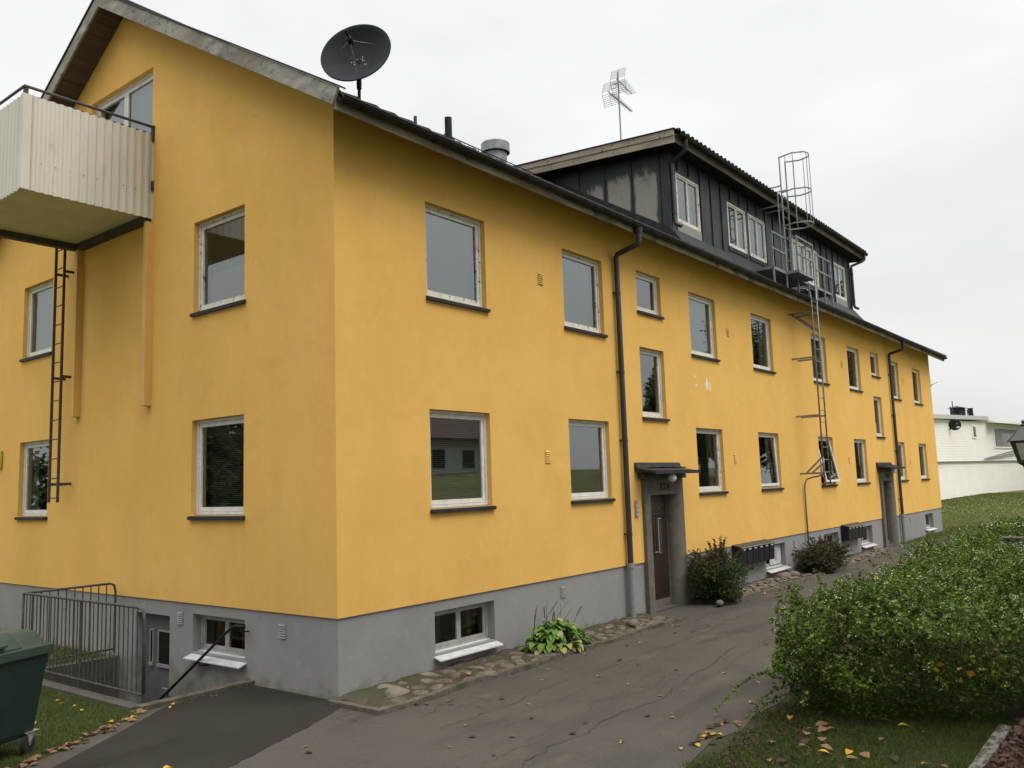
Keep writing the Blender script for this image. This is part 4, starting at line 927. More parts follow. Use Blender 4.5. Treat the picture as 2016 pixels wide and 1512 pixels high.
# ------------------------------------------------------------------ satellite dish, antenna
vv = (CAM - Vector((.65, .3, 7.97))).normalized()
r2 = vv.cross(Vector((0, 0, 1))).normalized() * -1.0   # image right as seen from camera
u2 = r2.cross(-vv).normalized()
if u2.z < 0: u2 = -u2
ax = (vv * .66 + (r2 * -.44 + u2 * .90) * .75).normalized()
sdh = thing('satellite_dish', (.72, .3, 7.25), 'large dark grey satellite dish on a pole at the roof edge above the gable corner', 'satellite dish')
Rq = ax.to_track_quat('Z', 'Y').to_matrix().to_4x4(); DC = Vector((.65, .3, 7.97)); Rd = .465
def dxf(p): return DC + (Rq @ Vector(p))
b = MB(); n = 48; prof = []
fl_ = .37
for k in range(13): rr = Rd * k / 12 + 1e-4; prof.append((rr, rr * rr / (4 * fl_) - .10))
for rr, dz in ((Rd + .012, .0), (Rd + .012, -.015)): prof.append((rr, Rd * Rd / (4 * fl_) - .10 + dz))
for k in range(12, -1, -1): rr = Rd * k / 12 + 1e-4; prof.append((rr, rr * rr / (4 * fl_) - .112))
tmp = MB(); tmp.lathe(prof, n); b.add([dxf(v) for v in tmp.v], tmp.f); b.build('reflector', M['dishm'], sdh, smooth=True)
b = MB(); b.tube([dxf((0, 0, .19)), dxf((0, 0, .30))], .035, 10); b.tube([dxf((0, 0, .28)), dxf((.0, 0, .42))], .014, 8); b.build('feed_horn', M['black_metal'], sdh)
for a in (.6, 2.7, 4.8): b = MB(); b.tube([dxf((Rd * .62 * math.cos(a), Rd * .62 * math.sin(a), -.03)), dxf((0, 0, .25))], .004, 5); b.build('feed_stay', M['steel'], sdh)
b = MB(); b.tube([dxf((0, 0, -.11)), (.74, .36, 7.72), (.74, .36, 7.60)], .035, 10); b.tube([(.74, .36, 7.85), (.74, .36, 7.55)], .034, 10); b.tube([(.74, .36, 7.15), (.74, .36, 7.85)], .022, 10); b.build('pole', M['black_metal'], sdh)
b = MB(); r = random.Random(9)
for k in range(20):
    a = r.uniform(0, 6.28); q = abs(r.gauss(0, .10)); px_, py_ = q * math.cos(a) + .02, q * math.sin(a) - .03; sz = r.uniform(.002, .009); zz = (px_**2 + py_**2) / (4 * fl_) - .10 + .002
    b.add([dxf((px_ - sz, py_, zz)), dxf((px_, py_ - sz * 1.4, zz)), dxf((px_ + sz, py_, zz)), dxf((px_, py_ + sz * 1.5, zz))], [(0, 1, 2, 3)])
b.build('droppings', M['paper'], sdh)

an = thing('roof_antenna', (12.2, 3.1, 9.6), 'tall television antenna mast with two yagi arrays above the dormer roof', 'antenna')
AX, AY = 12.22, 3.10
b = MB(); b.tube([(AX, AY, 9.5), (AX, AY, 13.05)], .020, 8); b.build('mast', M['alu'], an)
def yagi(x, y, z, az, L, ne, el, refl):
    d = Vector((math.cos(az), math.sin(az), 0)); s_ = Vector((-d.y, d.x, 0)); o_ = Vector((x, y, z)); b = MB()
    b.tube([o_ - d * .12, o_ + d * L], .011, 6)
    for k in range(ne):
        p = o_ + d * (.10 + (L - .12) * k / (ne - 1)); h = el * (1 - .35 * k / ne)
        if refl == 'x': b.tube([p - s_ * h - Vector((0, 0, h * .5)), p + s_ * h + Vector((0, 0, h * .5))], .005, 4); b.tube([p - s_ * h + Vector((0, 0, h * .5)), p + s_ * h - Vector((0, 0, h * .5))], .005, 4)
        else: b.tube([p - s_ * h, p + s_ * h], .005, 4)
    for sg_ in (-1, 1):
        for k in range(7):
            zz = .05 + .045 * k; p = o_ + Vector((0, 0, sg_ * zz)) + d * (zz * .45 - .08); b.tube([p - s_ * .20, p + s_ * .20], .005, 4)
        for q in (-.20, .0, .20): b.tube([o_ - d * .06 + s_ * q, o_ + Vector((0, 0, sg_ * .33)) + d * .09 + s_ * q], .005, 4)
    b.build('yagi', M['alu'], an)
yagi(AX, AY, 12.82, rad(8), .95, 14, .20, 'h'); yagi(AX - .28, AY + .1, 12.40, rad(6), 1.35, 22, .075, 'x')
sd2 = thing('small_satellite_dish', (30.5, -.05, 5.9), 'small white satellite dish seen edge on at the far corner of the yellow building', 'satellite dish')
b = MB(); tmp = MB(); tmp.lathe([(.001, -.05), (.13, -.03), (.24, .02), (.24, .03), (.13, -.02), (.001, -.04)], 24)
Rt = Vector((-.10, -.99, .05)).normalized().to_track_quat('Z', 'Y').to_matrix().to_4x4(); b.add([Vector((30.62, .12, 5.92)) + (Rt @ Vector(v)) for v in tmp.v], tmp.f); b.build('reflector', M['white'], sd2, smooth=True)
b = MB(); b.tube([(30.2, .25, 5.9), (30.6, .17, 5.9)], .015, 6); b.tube([(30.62, .10, 5.72), (30.6, -.18, 5.85)], .01, 6); b.build('arm', M['alu'], sd2)

# ------------------------------------------------------------------ mailboxes
def mailbox_parts(t, w, h, dp):
    b = MB(); b.prism([(0, 0, 0), (0, -dp * .93, .02), (0, -dp, h - .05), (0, 0, h)], (w, 0, 0)); body = b.build('body', M['mail'], bevel=.006); body.parent = t
    b = MB(); b.prism([(-.006, 0, h + .002), (-.006, -dp - .012, h - .046), (-.006, -dp - .012, h - .030), (-.006, 0, h + .020)], (w + .012, 0, 0)); lid = b.build('lid', M['mail_lid'], bevel=.003); lid.parent = t
    b = MB(); b.box((-.006, -dp - .018, h - .055), (w + .006, -dp - .0125, h - .030)); e = b.build('lid_edge', M['steel']); e.parent = lid
    b = MB(); b.box((w * .25, -dp - .006, h - .10), (w * .7, -dp - .001, h - .075)); s_ = b.build('name_plate', M['paper']); s_.parent = body
    return [body, lid, e, s_]
def mailrow(x0, n, w, gap, first_label, group, z0, where):
    nm = ['nearest', 'second', 'third', 'fourth', 'fifth', 'farthest']
    if n == 5: nm = ['nearest', 'second', 'third', 'fourth', 'farthest']
    proto = None
    for k in range(n):
        lab = '%s black mailbox in the %s' % (nm[k], where)
        loc = (x0 + k * (w + gap), -.005 + IN * 0, z0)
        if proto is None:
            t = thing('mailbox', loc, lab, 'mailbox', group); mailbox_parts(t, w, .43, .20); proto = t
        else:
            t = proto.copy(); COL.objects.link(t); t.location = loc; t['label'] = lab
            for ch in proto.children:
                c = ch.copy(); COL.objects.link(c); c.parent = t
                for g_ in ch.children: d_ = g_.copy(); COL.objects.link(d_); d_.parent = c
mailrow(10.63, 6, .275, .032, '', 'mailboxes by the nearer entrance', .475, 'row of six past the green shrub')
mailrow(17.84, 5, .275, .032, '', 'mailboxes by the far entrance', .485, 'row of five near the far entrance')

# ------------------------------------------------------------------ waste bin
bn = thing('waste_bin', (-2.9, .95, 0), 'large dark green wheeled waste container at the edge of the asphalt', 'waste bin')
du = Vector((-.94, -.34, 0)).normalized(); dn = Vector((du.y, -du.x, 0)) * -1.0   # dn = away from camera
if dn.y < 0: dn = -dn
BO = Vector((-2.655, .955, 0))
def bp(u, v, z): return BO + du * u + dn * v + Vector((0, 0, z))
Lb, Db = 1.30, .74
def ring(i, z, dd=0): return [bp(i, i + dd, z), bp(Lb - i, i + dd, z), bp(Lb - i, Db - i, z), bp(i, Db - i, z)]
b = MB(); rings = [(.12, .17), (.10, .22), (.030, .90), (.02, .90), (.02, .93)]
for k, (i, z) in enumerate(rings):
    b.v += [tuple(p) for p in ring(i, z)]
    if k:
        for q in range(4): b.f.append((4 * (k - 1) + q, 4 * (k - 1) + (q + 1) % 4, 4 * k + (q + 1) % 4, 4 * k + q))
b.f.append((0, 1, 2, 3)); b.f.append(tuple(4 * (len(rings) - 1) + q for q in range(4)))
b.build('body', M['bin'], bn, bevel=.02)
b = MB(); rings = [(0, .90), (0, .985), (.035, 1.00), (.06, 1.005)]
for k, (i, z) in enumerate(rings):
    b.v += [tuple(p) for p in ring(i, z)]
    if k:
        for q in range(4): b.f.append((4 * (k - 1) + q, 4 * (k - 1) + (q + 1) % 4, 4 * k + (q + 1) % 4, 4 * k + q))
b.f.append((3, 2, 1, 0)); b.f.append((12, 13, 14, 15)); rim = b.build('rim', M['bin_lid'], bn, bevel=.008)
# lid: arched panels
b = MB()
def arch(u0, u1, h, v0=.05, v1=.68, z0=1.0):
    n = 10; vs = []
    for k in range(n + 1):
        t = k / n; z = z0 + h * math.sin(math.pi * min(1, .12 + t * .88)) ** .7 if t < 1 else z0
        z = z0 + h * (1 - (2 * t - 1) ** 4) ** .9
        vs.append((v0 + (v1 - v0) * t, z))
    poly = [bp(u0, v, z) for v, z in vs]
    b.prism(poly, du * (u1 - u0))
arch(.05, .30, .115); arch(.325, .95, .135, .02, .66); arch(.98, 1.25, .115)
b.build('lid', M['bin_lid'], bn, bevel=.008)
b = MB(); b.box((0, 0, 0), (.001, .001, .001)) if False else None
b.prism([bp(.5, -.0, 1.035), bp(.8, -.0, 1.035), bp(.8, .10, 1.05), bp(.5, .10, 1.05)], (0, 0, .02)); b.build('grip', M['bin_lid'], bn)
b = MB(); b.prism([bp(.005, .08, .80), bp(.005, .22, .80), bp(.005, .22, .90), bp(.005, .08, .90)], -du * .03); b.build('hanger', M['bin'], bn, bevel=.004)
for (u, v) in ((.14, .13), (1.16, .13), (.14, .61), (1.16, .61)):
    c = bp(u, v, .10); w_ = MB(); a2 = dn * .024 + du * .01
    w_.tube([c - a2, c - a2 * .8, c + a2 * .8, c + a2], [.075, .098, .098, .075], 22); w_.tube([c - a2 * 1.15, c + a2 * 1.15], .03, 14)
    wo = w_.build('wheel', M['rubber'], bn)
    f_ = MB()
    for sgn in (-1, 1):
        o_ = c + dn * (.034 * sgn); f_.prism([o_ + Vector((0, 0, .0)) - du * -.02, o_ + Vector((0, 0, -.015)), o_ + Vector((0, 0, .10)) + du * .05, o_ + Vector((0, 0, .105)) - du * .07], dn * .003 * sgn)
    f_.prism([c + Vector((0, 0, .103)) + du * .06 - dn * .05, c + Vector((0, 0, .103)) - du * .09 - dn * .05, c + Vector((0, 0, .103)) - du * .09 + dn * .05, c + Vector((0, 0, .103)) + du * .06 + dn * .05], (0, 0, .006))
    f_.tube([c + Vector((0, 0, .10)), c + Vector((0, 0, .17))], .022, 8)
    f_.bar(c + Vector((0, 0, .075)) - du * .03 - dn * .04, c + Vector((0, 0, .05)) - du * .10 - dn * .04, .02, .006)
    f_.build('fork', M['steel'], wo)

# ------------------------------------------------------------------ lantern
lp = thing('street_lamp', (2.98, -6.47, 0), 'black old-fashioned garden lantern at the right edge above the hedge', 'street lamp')
lc = (2.985, -6.475)
def hexr(r_, z): return [(lc[0] + r_ * math.cos(math.pi / 3 * k + .3), lc[1] + r_ * math.sin(math.pi / 3 * k + .3), z) for k in range(6)]
b = MB()
for (a, z0, c_, z1) in ((.165, 2.600, .05, 2.71), (.05, 2.71, .022, 2.74)):
    o = len(b.v); b.v += hexr(a, z0) + hexr(c_, z1); b.f += [(o + k, o + (k + 1) % 6, o + 6 + (k + 1) % 6, o + 6 + k) for k in range(6)]
o = len(b.v); b.v += hexr(.165, 2.600) + hexr(.165, 2.592) ; b.f += [(o + k, o + (k + 1) % 6, o + 6 + (k + 1) % 6, o + 6 + k) for k in range(6)] + [tuple(o + 6 + k for k in range(6))]
b.lathe([(.02, 2.735), (.028, 2.75), (.012, 2.765), (.020, 2.78), (.003, 2.80)], 10, (lc[0], lc[1], 0)); b.build('hat', M['lamp'], lp)
b = MB()
for k in range(6): b.tube([hexr(.125, 2.592)[k], hexr(.075, 2.40)[k]], .009, 5)
b.lathe([(.130, 2.592), (.130, 2.575)], 6, (lc[0], lc[1], 0))
b.lathe([(.085, 2.405), (.085, 2.39), (.04, 2.36), (.03, 2.33)], 12, (lc[0], lc[1], 0)); b.build('cage', M['lamp'], lp)
b = MB(); A_, B_ = hexr(.118, 2.588), hexr(.07, 2.405); b.v = A_ + B_; b.f = [(k, (k + 1) % 6, 6 + (k + 1) % 6, 6 + k) for k in range(6)]; b.build('glass', M['glass'], lp)
b = MB(); b.lathe([(.028, 2.40), (.028, 2.48), (.001, 2.50)], 12, (lc[0], lc[1], 0)); b.build('bulb', M['globe'], lp)
b = MB(); b.tube([(lc[0], lc[1], 0), (lc[0], lc[1], 2.34)], [.045, .03], 12); b.build('post', M['lamp'], lp)

# grey box post in hedge
gp = thing('utility_post', (9.62, -5.30, 0), 'small grey ribbed box with dark brown cap standing in the hedge at right edge', 'utility post')
b = MB(); b.box((9.52, -5.42, 0), (9.74, -5.20, 1.19)); b.build('casing', M['pipe_grey'], gp); b = MB()
for k in range(5): b.box((9.513, -5.41 + k * .045, .1), (9.52, -5.39 + k * .045, 1.18))
b.build('ribs', M['pipe_grey'], gp); b = MB(); b.box((9.46, -5.47, 1.192), (9.79, -5.15, 1.225)); b.build('cap', M['soffit'], gp)

# ------------------------------------------------------------------ white house
WA = Vector((52.2, 4.9, 0)); WB_ = Vector((70.9, 2.3, 0)); wd = (WB_ - WA).normalized(); wn = Vector((-wd.y, wd.x, 0))  # wn away from camera
if wn.dot(WA - CAM) < 0: wn = -wn
def wp(s, d_, z): return tuple(WA + wd * s + wn * d_ + Vector((0, 0, z)))
wh = thing('white_house', (52.2, 4.9, 0), 'white clapboard house with flat roof standing on the lawn beyond the yellow building', 'house')
b = MB(); b.prism([wp(-12, 0, -.3), wp(10.55, 0, -.3), wp(10.55, 9, -.3), wp(-12, 9, -.3)], (0, 0, 5.95)); b.prism([wp(10.56, .02, -.3), wp(34, .02, -.3), wp(34, 9, -.3), wp(10.56, 9, -.3)], (0, 0, 5.95))
b.build('wall', M['white'], wh)
b = MB(); z = .5
while z < 5.45:
    b.prism([wp(-12, -.0, z), wp(-12, -.012, z + .0), wp(-12, -.0, z + .16)], wd * 46); z += .17
b.build('siding', M['white'], wh)
b = MB(); b.prism([wp(-12, -.10, 2.82), wp(34, -.10, 2.86), wp(34, -.10, 2.94), wp(-12, -.10, 2.90)], wn * .09); b.build('belt_course', M['pipe_grey'], wh)
b = MB(); b.prism([wp(-12.2, -.25, 5.40), wp(10.6, -.25, 5.82), wp(10.6, 9.2, 5.82), wp(-12.2, 9.2, 5.40)], (0, 0, .27)); b.build('roof', mat('pale_roof_edge', (.50, .49, .47), rough=.7), wh)
b = MB(); b.prism([wp(10.65, -.6, 5.62), wp(10.65, 9, 6.3), wp(10.65, 9, 6.5), wp(10.65, -.6, 5.80)], wd * 24); b.build('lean_roof', M['white'], wh)
def wwin(s0, s1, z0, z1, cols):
    b = MB(); b.prism([wp(s0 - .12, -.06, z0 - .12), wp(s1 + .12, -.06, z0 - .12), wp(s1 + .12, -.06, z1 + .12), wp(s0 - .12, -.06, z1 + .12)], wn * .059); o = b.build('window', M['white'], wh)
    cw = (s1 - s0) / cols
    for c in range(cols):
        a, e = s0 + c * cw + .05, s0 + (c + 1) * cw - .05
        g = MB(); g.prism([wp(a, -.07, z0), wp(e, -.07, z0), wp(e, -.07, z1), wp(a, -.07, z1)], wn * .008); g.build('pane', mat('dark_pane', (.03, .03, .028), rough=.15, spec=.5), o)
        if cols > 1:
            g = MB(); g.prism([wp(a, -.075, z1 - (z1 - z0) * .27), wp(e, -.075, z1 - (z1 - z0) * .27), wp(e, -.075, z1), wp(a, -.075, z1)], wn * .003); g.build('shade', mat('blue_shade', (.20, .27, .30), rough=.6), o)
    if cols > 1:
        g = MB(); g.prism([wp(s0 + .15, -.076, z0), wp(s0 + 1.5, -.076, z0), wp(s0 + 1.5, -.076, z0 + .95), wp(s0 + .15, -.076, z0 + .95)], wn * .002); g.build('curtain', mat('lace', (.3, .3, .28), (.12, .12, .11), scale=12), o)
wwin(7.75, 8.35, 4.60, 5.30, 1); wwin(12.2, 18.6, 3.95, 5.25, 2)
b = MB()
for off in (0, .28): b.prism([wp(9.4 + off * 2, -.12, 3.0), wp(17.8, -.12, 3.75 - off), wp(17.8, -.12, 3.82 - off), wp(9.4 + off * 2, -.12, 3.07)], wn * .04)
b.build('ramp_rail', M['pipe_grey'], wh)
ch = thing('rooftop_chimney', wp(6.5, 1, 6.1), 'square dark chimney with a cap on the white house roof', 'chimney')
b = MB(); b.prism([wp(5.9, .1, 5.8), wp(7.1, .1, 5.8), wp(7.1, .7, 5.8), wp(5.9, .7, 5.8)], (0, 0, .75)); b.build('stack', M['black_metal'], ch); b = MB(); o = 0
b.v = [wp(5.7, -.05, 6.56), wp(7.3, -.05, 6.56), wp(7.3, .85, 6.56), wp(5.7, .85, 6.56), wp(6.4, .4, 6.72), wp(6.6, .4, 6.72)]; b.f = [(0, 1, 5, 4), (1, 2, 5), (2, 3, 4, 5), (3, 0, 4), (3, 2, 1, 0)]; b.build('cap', M['black_metal'], ch)
ch = thing('rooftop_pipe', wp(8.8, 1, 6.1), 'dark upright vent pipe on the white house roof right of its chimney', 'vent pipe')
b = MB(); b.tube([wp(8.8, .3, 5.9), wp(8.7, .3, 6.60)], .17, 10); b.tube([wp(8.7, .3, 6.60), wp(8.7, .3, 6.64)], .20, 10); b.build('tube', M['black_metal'], ch)
a2_ = thing('rooftop_antenna', wp(5.3, 1, 6.1), 'thin antenna masts beside the chimney on the white house roof', 'antenna')
b = MB(); b.tube([wp(5.3, .3, 5.8), wp(5.3, .3, 7.0)], .03, 6); b.tube([wp(4.9, .3, 6.3), wp(5.3, .3, 6.35)], .025, 6); b.tube([wp(4.9, .3, 6.1), wp(4.9, .3, 6.6)], .03, 6); b.build('mast', M['pipe'], a2_)
b = MB(); b.tube([wp(8.1, .3, 5.9), wp(8.1, .3, 6.5)], .03, 6); b.tube([wp(7.3, .3, 6.45), wp(8.9, .3, 6.45)], .02, 6); b.build('mast', M['pipe'], a2_)
w3 = thing('wall_satellite_dish', wp(3.5, -.3, 5.3), 'round dark satellite dish mounted high on the white house wall', 'satellite dish')
tmp = MB(); tmp.lathe([(.001, .01), (.18, .025), (.36, .07), (.37, .06), (.18, .01), (.001, -.005)], 28)
Rt = (CAM - Vector(wp(3.5, -.35, 5.28)) + Vector((0, 0, 8))).normalized().to_track_quat('Z', 'Y').to_matrix().to_4x4(); b = MB(); b.add([Vector(wp(3.5, -.35, 5.28)) + (Rt @ Vector(v)) for v in tmp.v], tmp.f); b.build('reflector', M['dishm'], w3, smooth=True)
b = MB(); b.tube([wp(3.5, -.3, 5.2), wp(3.5, -.0, 5.0)], .05, 8); b.build('arm', M['dishm'], w3)
b = MB()
for k, (u0, u1, z) in enumerate(((-.22, .20, .10), (-.24, .24, .02))):
    q = u0
    while q < u1: b.prism([wp(3.5 + q, -.52, 5.28 + z), wp(3.5 + q + .05, -.52, 5.28 + z), wp(3.5 + q + .05, -.52, 5.28 + z + (.025 if k == 0 else .05)), wp(3.5 + q, -.52, 5.28 + z + (.025 if k == 0 else .05))], wn * .01); q += .075
b.build('marking', M['pipe_grey'], w3)
b = MB(); b.tube([wp(3.5, -.45, 5.1), wp(3.5, -.62, 5.12)], .05, 8); b.build('feed_horn', M['white'], w3)

# ------------------------------------------------------------------ trees
def tree(name, x, y, z0, H, R, nl, label, grp, seed, size=.5, lm='tree_leaf', leafsize=.28):
    rg = np.random.default_rng(seed); t = thing(name, (x, y, z0), label, 'tree', grp)
    b = MB(); b.tube([(x, y, z0), (x + .1, y, z0 + H * .35), (x, y + .1, z0 + H * .75)], [R * .09, R * .06, R * .02], 8)
    for k in range(9):
        a = rg.uniform(0, 6.28); zz = z0 + H * rg.uniform(.3, .6); b.tube([(x, y, zz), (x + math.cos(a) * R * .4, y + math.sin(a) * R * .4, zz + H * .15), (x + math.cos(a) * R * .75, y + math.sin(a) * R * .75, zz + H * .22)], [R * .035, R * .02, R * .008], 5)
    b.build('trunk', M['twig'], t)
    C_ = []; nc = 34
    for k in range(nc):
        a = rg.uniform(0, 6.28); q = rg.uniform(.15, 1) ** .6; zz = rg.uniform(-.75, 1)
        rr = R * math.sqrt(max(0, 1 - zz * zz * .8)) * q * .85
        C_.append((x + rr * math.cos(a), y + rr * math.sin(a), z0 + H * .64 + zz * H * .34, R * rg.uniform(.16, .34)))
    C_ = np.array(C_); idx = rg.integers(0, nc, nl); dirs = rg.normal(size=(nl, 3)); dirs /= np.linalg.norm(dirs, axis=1)[:, None]
    P = C_[idx, :3] + dirs * (C_[idx, 3] * rg.uniform(.3, 1.1, nl))[:, None]
    V, F = leaves_mesh(P, leafsize, .6, rg=rg); npmesh('crown', V, F, M[lm], t)
tree('tree', 96, -1.0, .6, 9.0, 3.4, 5000, 'round olive green treetop showing above the white house roof at right', None, 21, leafsize=.45)
tree('tree', 78, 12.5, .6, 8.3, 2.4, 2500, 'small dark treetop just above the white house roof at its left end', None, 22, leafsize=.4)
tree('tree', 43.2, -17.5, gh(43, -17.5), 8.3, 3.0, 8000, 'tree mirrored in the landing window by the nearer entrance', None, 23, lm='shrub_leaf', leafsize=.25)
tree('tree', 50, -16, gh(50, -16), 12.6, 3.6, 7000, 'tree mirrored in the upper window left of the facade ladder', None, 24, lm='shrub_leaf', leafsize=.25)
tree('tree', 0.0, -15.5, 0.5, 14.5, 6.5, 22000, 'broad unseen tree added behind the camera to shade the near wall', None, 25, lm='tree_leaf', leafsize=.40)  # out of view, added to block sky light from near wall and asphalt
tree('tree', -16, -4.5, 0, 14, 7.0, 18000, 'broad unseen tree added left of the camera to darken the gable', None, 26, lm='tree_leaf', leafsize=.42)  # never in view, put in to cut the sky light on the gable
for k, (tx, ty, th, tr_) in enumerate(((66, -13.5, 17, 5.0), (73, -12.5, 18, 5.0), (79, -11.5, 18, 5.2), (90, -11.5, 19, 5.5), (60, -24, 11, 5.0), (69, -31, 6.5, 6.0), (76, -24, 13, 6.0))):
    tree('tree', tx, ty, gh(tx, ty) - .2, th, tr_, 8000, ['tall dark tree', 'second tall dark tree', 'third tall dark tree', 'farthest tall dark tree', 'low spreading tree', 'middle spreading tree', 'large spreading tree'][k] + ' mirrored in the ' + ('upper' if k < 4 else 'ground floor') + ' windows of the far half', 'trees mirrored in the far windows', 60 + k, lm='tree_leaf', leafsize=.5)
for k, (tx, ty, th, tr_) in enumerate(((-13.5, 27, 9, 3.6), (-19, 33, 9.5, 4.5), (-26, 42, 11, 5), (-18, 44, 10, 5), (-27, 55, 13, 6))):
    tree('tree', tx, ty, -3.2, th + 1.5, tr_ + .8, 11000, ['nearest dark tree', 'second dark tree', 'third dark tree', 'fourth dark tree', 'farthest dark tree'][k] + ' mirrored in the ground floor windows of the gable', 'trees mirrored in the gable windows', 80 + k, lm='shrub_leaf', leafsize=.35)
oh = thing('opposite_house', (50, -46, 3), 'pale house mirrored in the nearest ground floor window', 'house')
b = MB(); b.box((34, -52, 2.5), (60, -44, 6.6)); b.build('wall', mat('pale_wall', (.42, .41, .38), rough=.8), oh)
b = MB(); b.prism([(33, -52.8, 6.6), (33, -43.2, 6.6), (33, -48, 9.4)], (28, 0, 0)); b.build('roof', mat('brown_roof', (.09, .06, .05), rough=.8), oh)
for k in range(6):
    b = MB(); xk = 36 + k * 4; b.box((xk, -43.99, 4.0), (xk + 1.6, -43.93, 5.6)); b.build('window', mat('dark_window', (.04, .045, .05), rough=.3), oh)

# ------------------------------------------------------------------ vegetation
def cloud_shrub(t, cx_, cy_, cz_, rx, ry, rz, nl, leaf, lm, seed, top_mat=None, lumps=26, spikes=40):
    rg = np.random.default_rng(seed)
    d = rg.normal(size=(lumps, 3)); d /= np.linalg.norm(d, axis=1)[:, None]; d[:, 2] = d[:, 2] * .95
    C_ = d * rg.uniform(.45, .85, lumps)[:, None]; Rl = rg.uniform(.25, .42, lumps)
    idx = rg.integers(0, lumps, nl); e = rg.normal(size=(nl, 3)); e /= np.linalg.norm(e, axis=1)[:, None]
    P = C_[idx] + e * (Rl[idx] * rg.uniform(.2, 1.05, nl) ** .5)[:, None]
    # spiky shoots
    sp = rg.normal(size=(spikes, 3)); sp[:, 2] = np.abs(sp[:, 2]) * .9; sp /= np.linalg.norm(sp, axis=1)[:, None]
    k = rg.integers(0, spikes, nl // 7); tt = rg.uniform(.75, 1.25, nl // 7); P2 = sp[k] * tt[:, None] + rg.normal(size=(nl // 7, 3)) * .025
    P = np.concatenate([P, P2]); P = P * np.array([rx, ry, rz]) + np.array([cx_, cy_, cz_]); P[:, 2] = np.maximum(P[:, 2], .03 + rg.uniform(0, .1, len(P))); P[:, 1] = np.minimum(P[:, 1], -.02)
    if top_mat:
        dd = ((P[:, 2] - cz_) / rz - .25 * (P[:, 0] - cx_) / rx + rg.normal(size=len(P)) * .25) > .62
        V, F = leaves_mesh(P[~dd], leaf, .55, rg=rg); npmesh('foliage', V, F, M[lm], t)
        V, F = leaves_mesh(P[dd], leaf, .55, rg=rg); tag(npmesh('foliage', V, F, M[top_mat], t), label='reddish top leaves')
    else:
        V, F = leaves_mesh(P, leaf, .45, rg=rg); npmesh('foliage', V, F, M[lm], t)
    b = MB()
    for s_ in sp: b.tube([(cx_, min(cy_, -.05), .02), (cx_ + s_[0] * rx * .5, min(cy_ + s_[1] * ry * .5, -.04), cz_ * .8 + s_[2] * rz * .4), (cx_ + s_[0] * rx * 1.15, min(cy_ + s_[1] * ry * 1.15, -.03), cz_ + s_[2] * rz * 1.15)], [.012, .007, .003], 5)
    b.build('stems', M['twig'], t)
sh1 = thing('shrub', (8.95, -.5, 0), 'dense green shrub with reddish top beside the nearer entrance', 'shrub')
cloud_shrub(sh1, 8.84, -.50, .47, .66, .54, .61, 17000, .042, 'shrub_leaf', 31, 'shrub_red', lumps=46, spikes=36)
sh2 = thing('shrub', (14.6, -.6, 0), 'low dark reddish brown shrub under the facade ladder', 'shrub')
cloud_shrub(sh2, 14.6, -.52, .30, 1.15, .52, .46, 15000, .062, 'shrub_dark', 32, None, lumps=56, spikes=45)

# hosta
ho = thing('hosta_plant', (3.55, -.5, .05), 'broad leaved bright green hosta with dry flower stalks against the plinth', 'plant')
def hosta_leaf(b, c, az, el0, L, w, droop):
    n = 7; d = Vector((math.cos(az), math.sin(az), 0)); s_ = Vector((-d.y, d.x, 0)); p = Vector(c); el = el0; base = len(b.v); prof = [.05, .6, .95, 1., .85, .5, .05]
    for k in range(n):
        ww = w * prof[k]; up_ = Vector((0, 0, 1)) * math.cos(el) - d * math.sin(el)
        b.v += [tuple(p + s_ * ww + up_ * ww * .35), tuple(p), tuple(p - s_ * ww + up_ * ww * .35)]
        if k: o = base + 3 * (k - 1); b.f += [(o, o + 3, o + 4, o + 1), (o + 1, o + 4, o + 5, o + 2)]
        p = p + (d * math.cos(el) + Vector((0, 0, 1)) * math.sin(el)) * (L / (n - 1)); el -= droop / (n - 1)
r = random.Random(12); hb = MB(); hy = MB(); hs_ = MB()
for k in range(150):
    az = r.uniform(0, 6.28); q = r.uniform(.05, 1) ** .7
    cx_ = 3.56 + math.cos(az) * q * .50; cy_ = -.42 + math.sin(az) * q * .33; cz_ = .06 + .32 * (1 - q ** 1.7) + r.uniform(-.02, .03)
    cy_ = min(cy_, -.10)
    hosta_leaf(hb if r.random() < .86 or q > .95 else hy, (cx_, cy_, max(cz_, .05)), az + r.uniform(-.5, .5) if math.sin(az) < .4 else r.uniform(-2.5, -.6), r.uniform(.0, .7), r.uniform(.15, .23), r.uniform(.045, .065), r.uniform(1.0, 1.9))
    hs_.tube([(3.56 + (cx_ - 3.56) * .3, -.42 + (cy_ + .42) * .3, .03), (cx_, cy_, max(cz_, .05))], .005, 4)
for k in range(22):
    az = r.uniform(-2.4, -.7); q = r.uniform(.75, 1.0); hosta_leaf(hy, (3.5 + math.cos(az) * q * .5, -.42 + math.sin(az) * q * .36, .10), az, r.uniform(-.5, .1), .16, .05, 1.0)
hb.build('leaves', M['hosta'], ho, smooth=True); tag(hy.build('leaves', M['hosta_y'], ho, smooth=True), label='yellowing hosta leaves'); hs_.build('leaf_stalks', M['weed'], ho)
b = MB()
for k in range(11):
    x = 3.45 + r.gauss(0, .22); lean = r.uniform(-.1, .45); h = r.uniform(.48, .72); y = -.38; pts = [(x, y, .2), (x + lean * .4, y - .02, h * .7), (x + lean, y - .04, h)]; b.tube(pts, [.004, .003, .002], 4)
    if k % 2 == 0:
        for j in range(7): t_ = .65 + .05 * j; p = Vector(pts[1]).lerp(Vector(pts[2]), (t_ - .55) / .45); b.tube([p + Vector((0, 0, -.012)), p + Vector((r.uniform(-.012, .012), 0, .012))], .006, 4)
b.build('flower_stalk', M['twig'], ho)

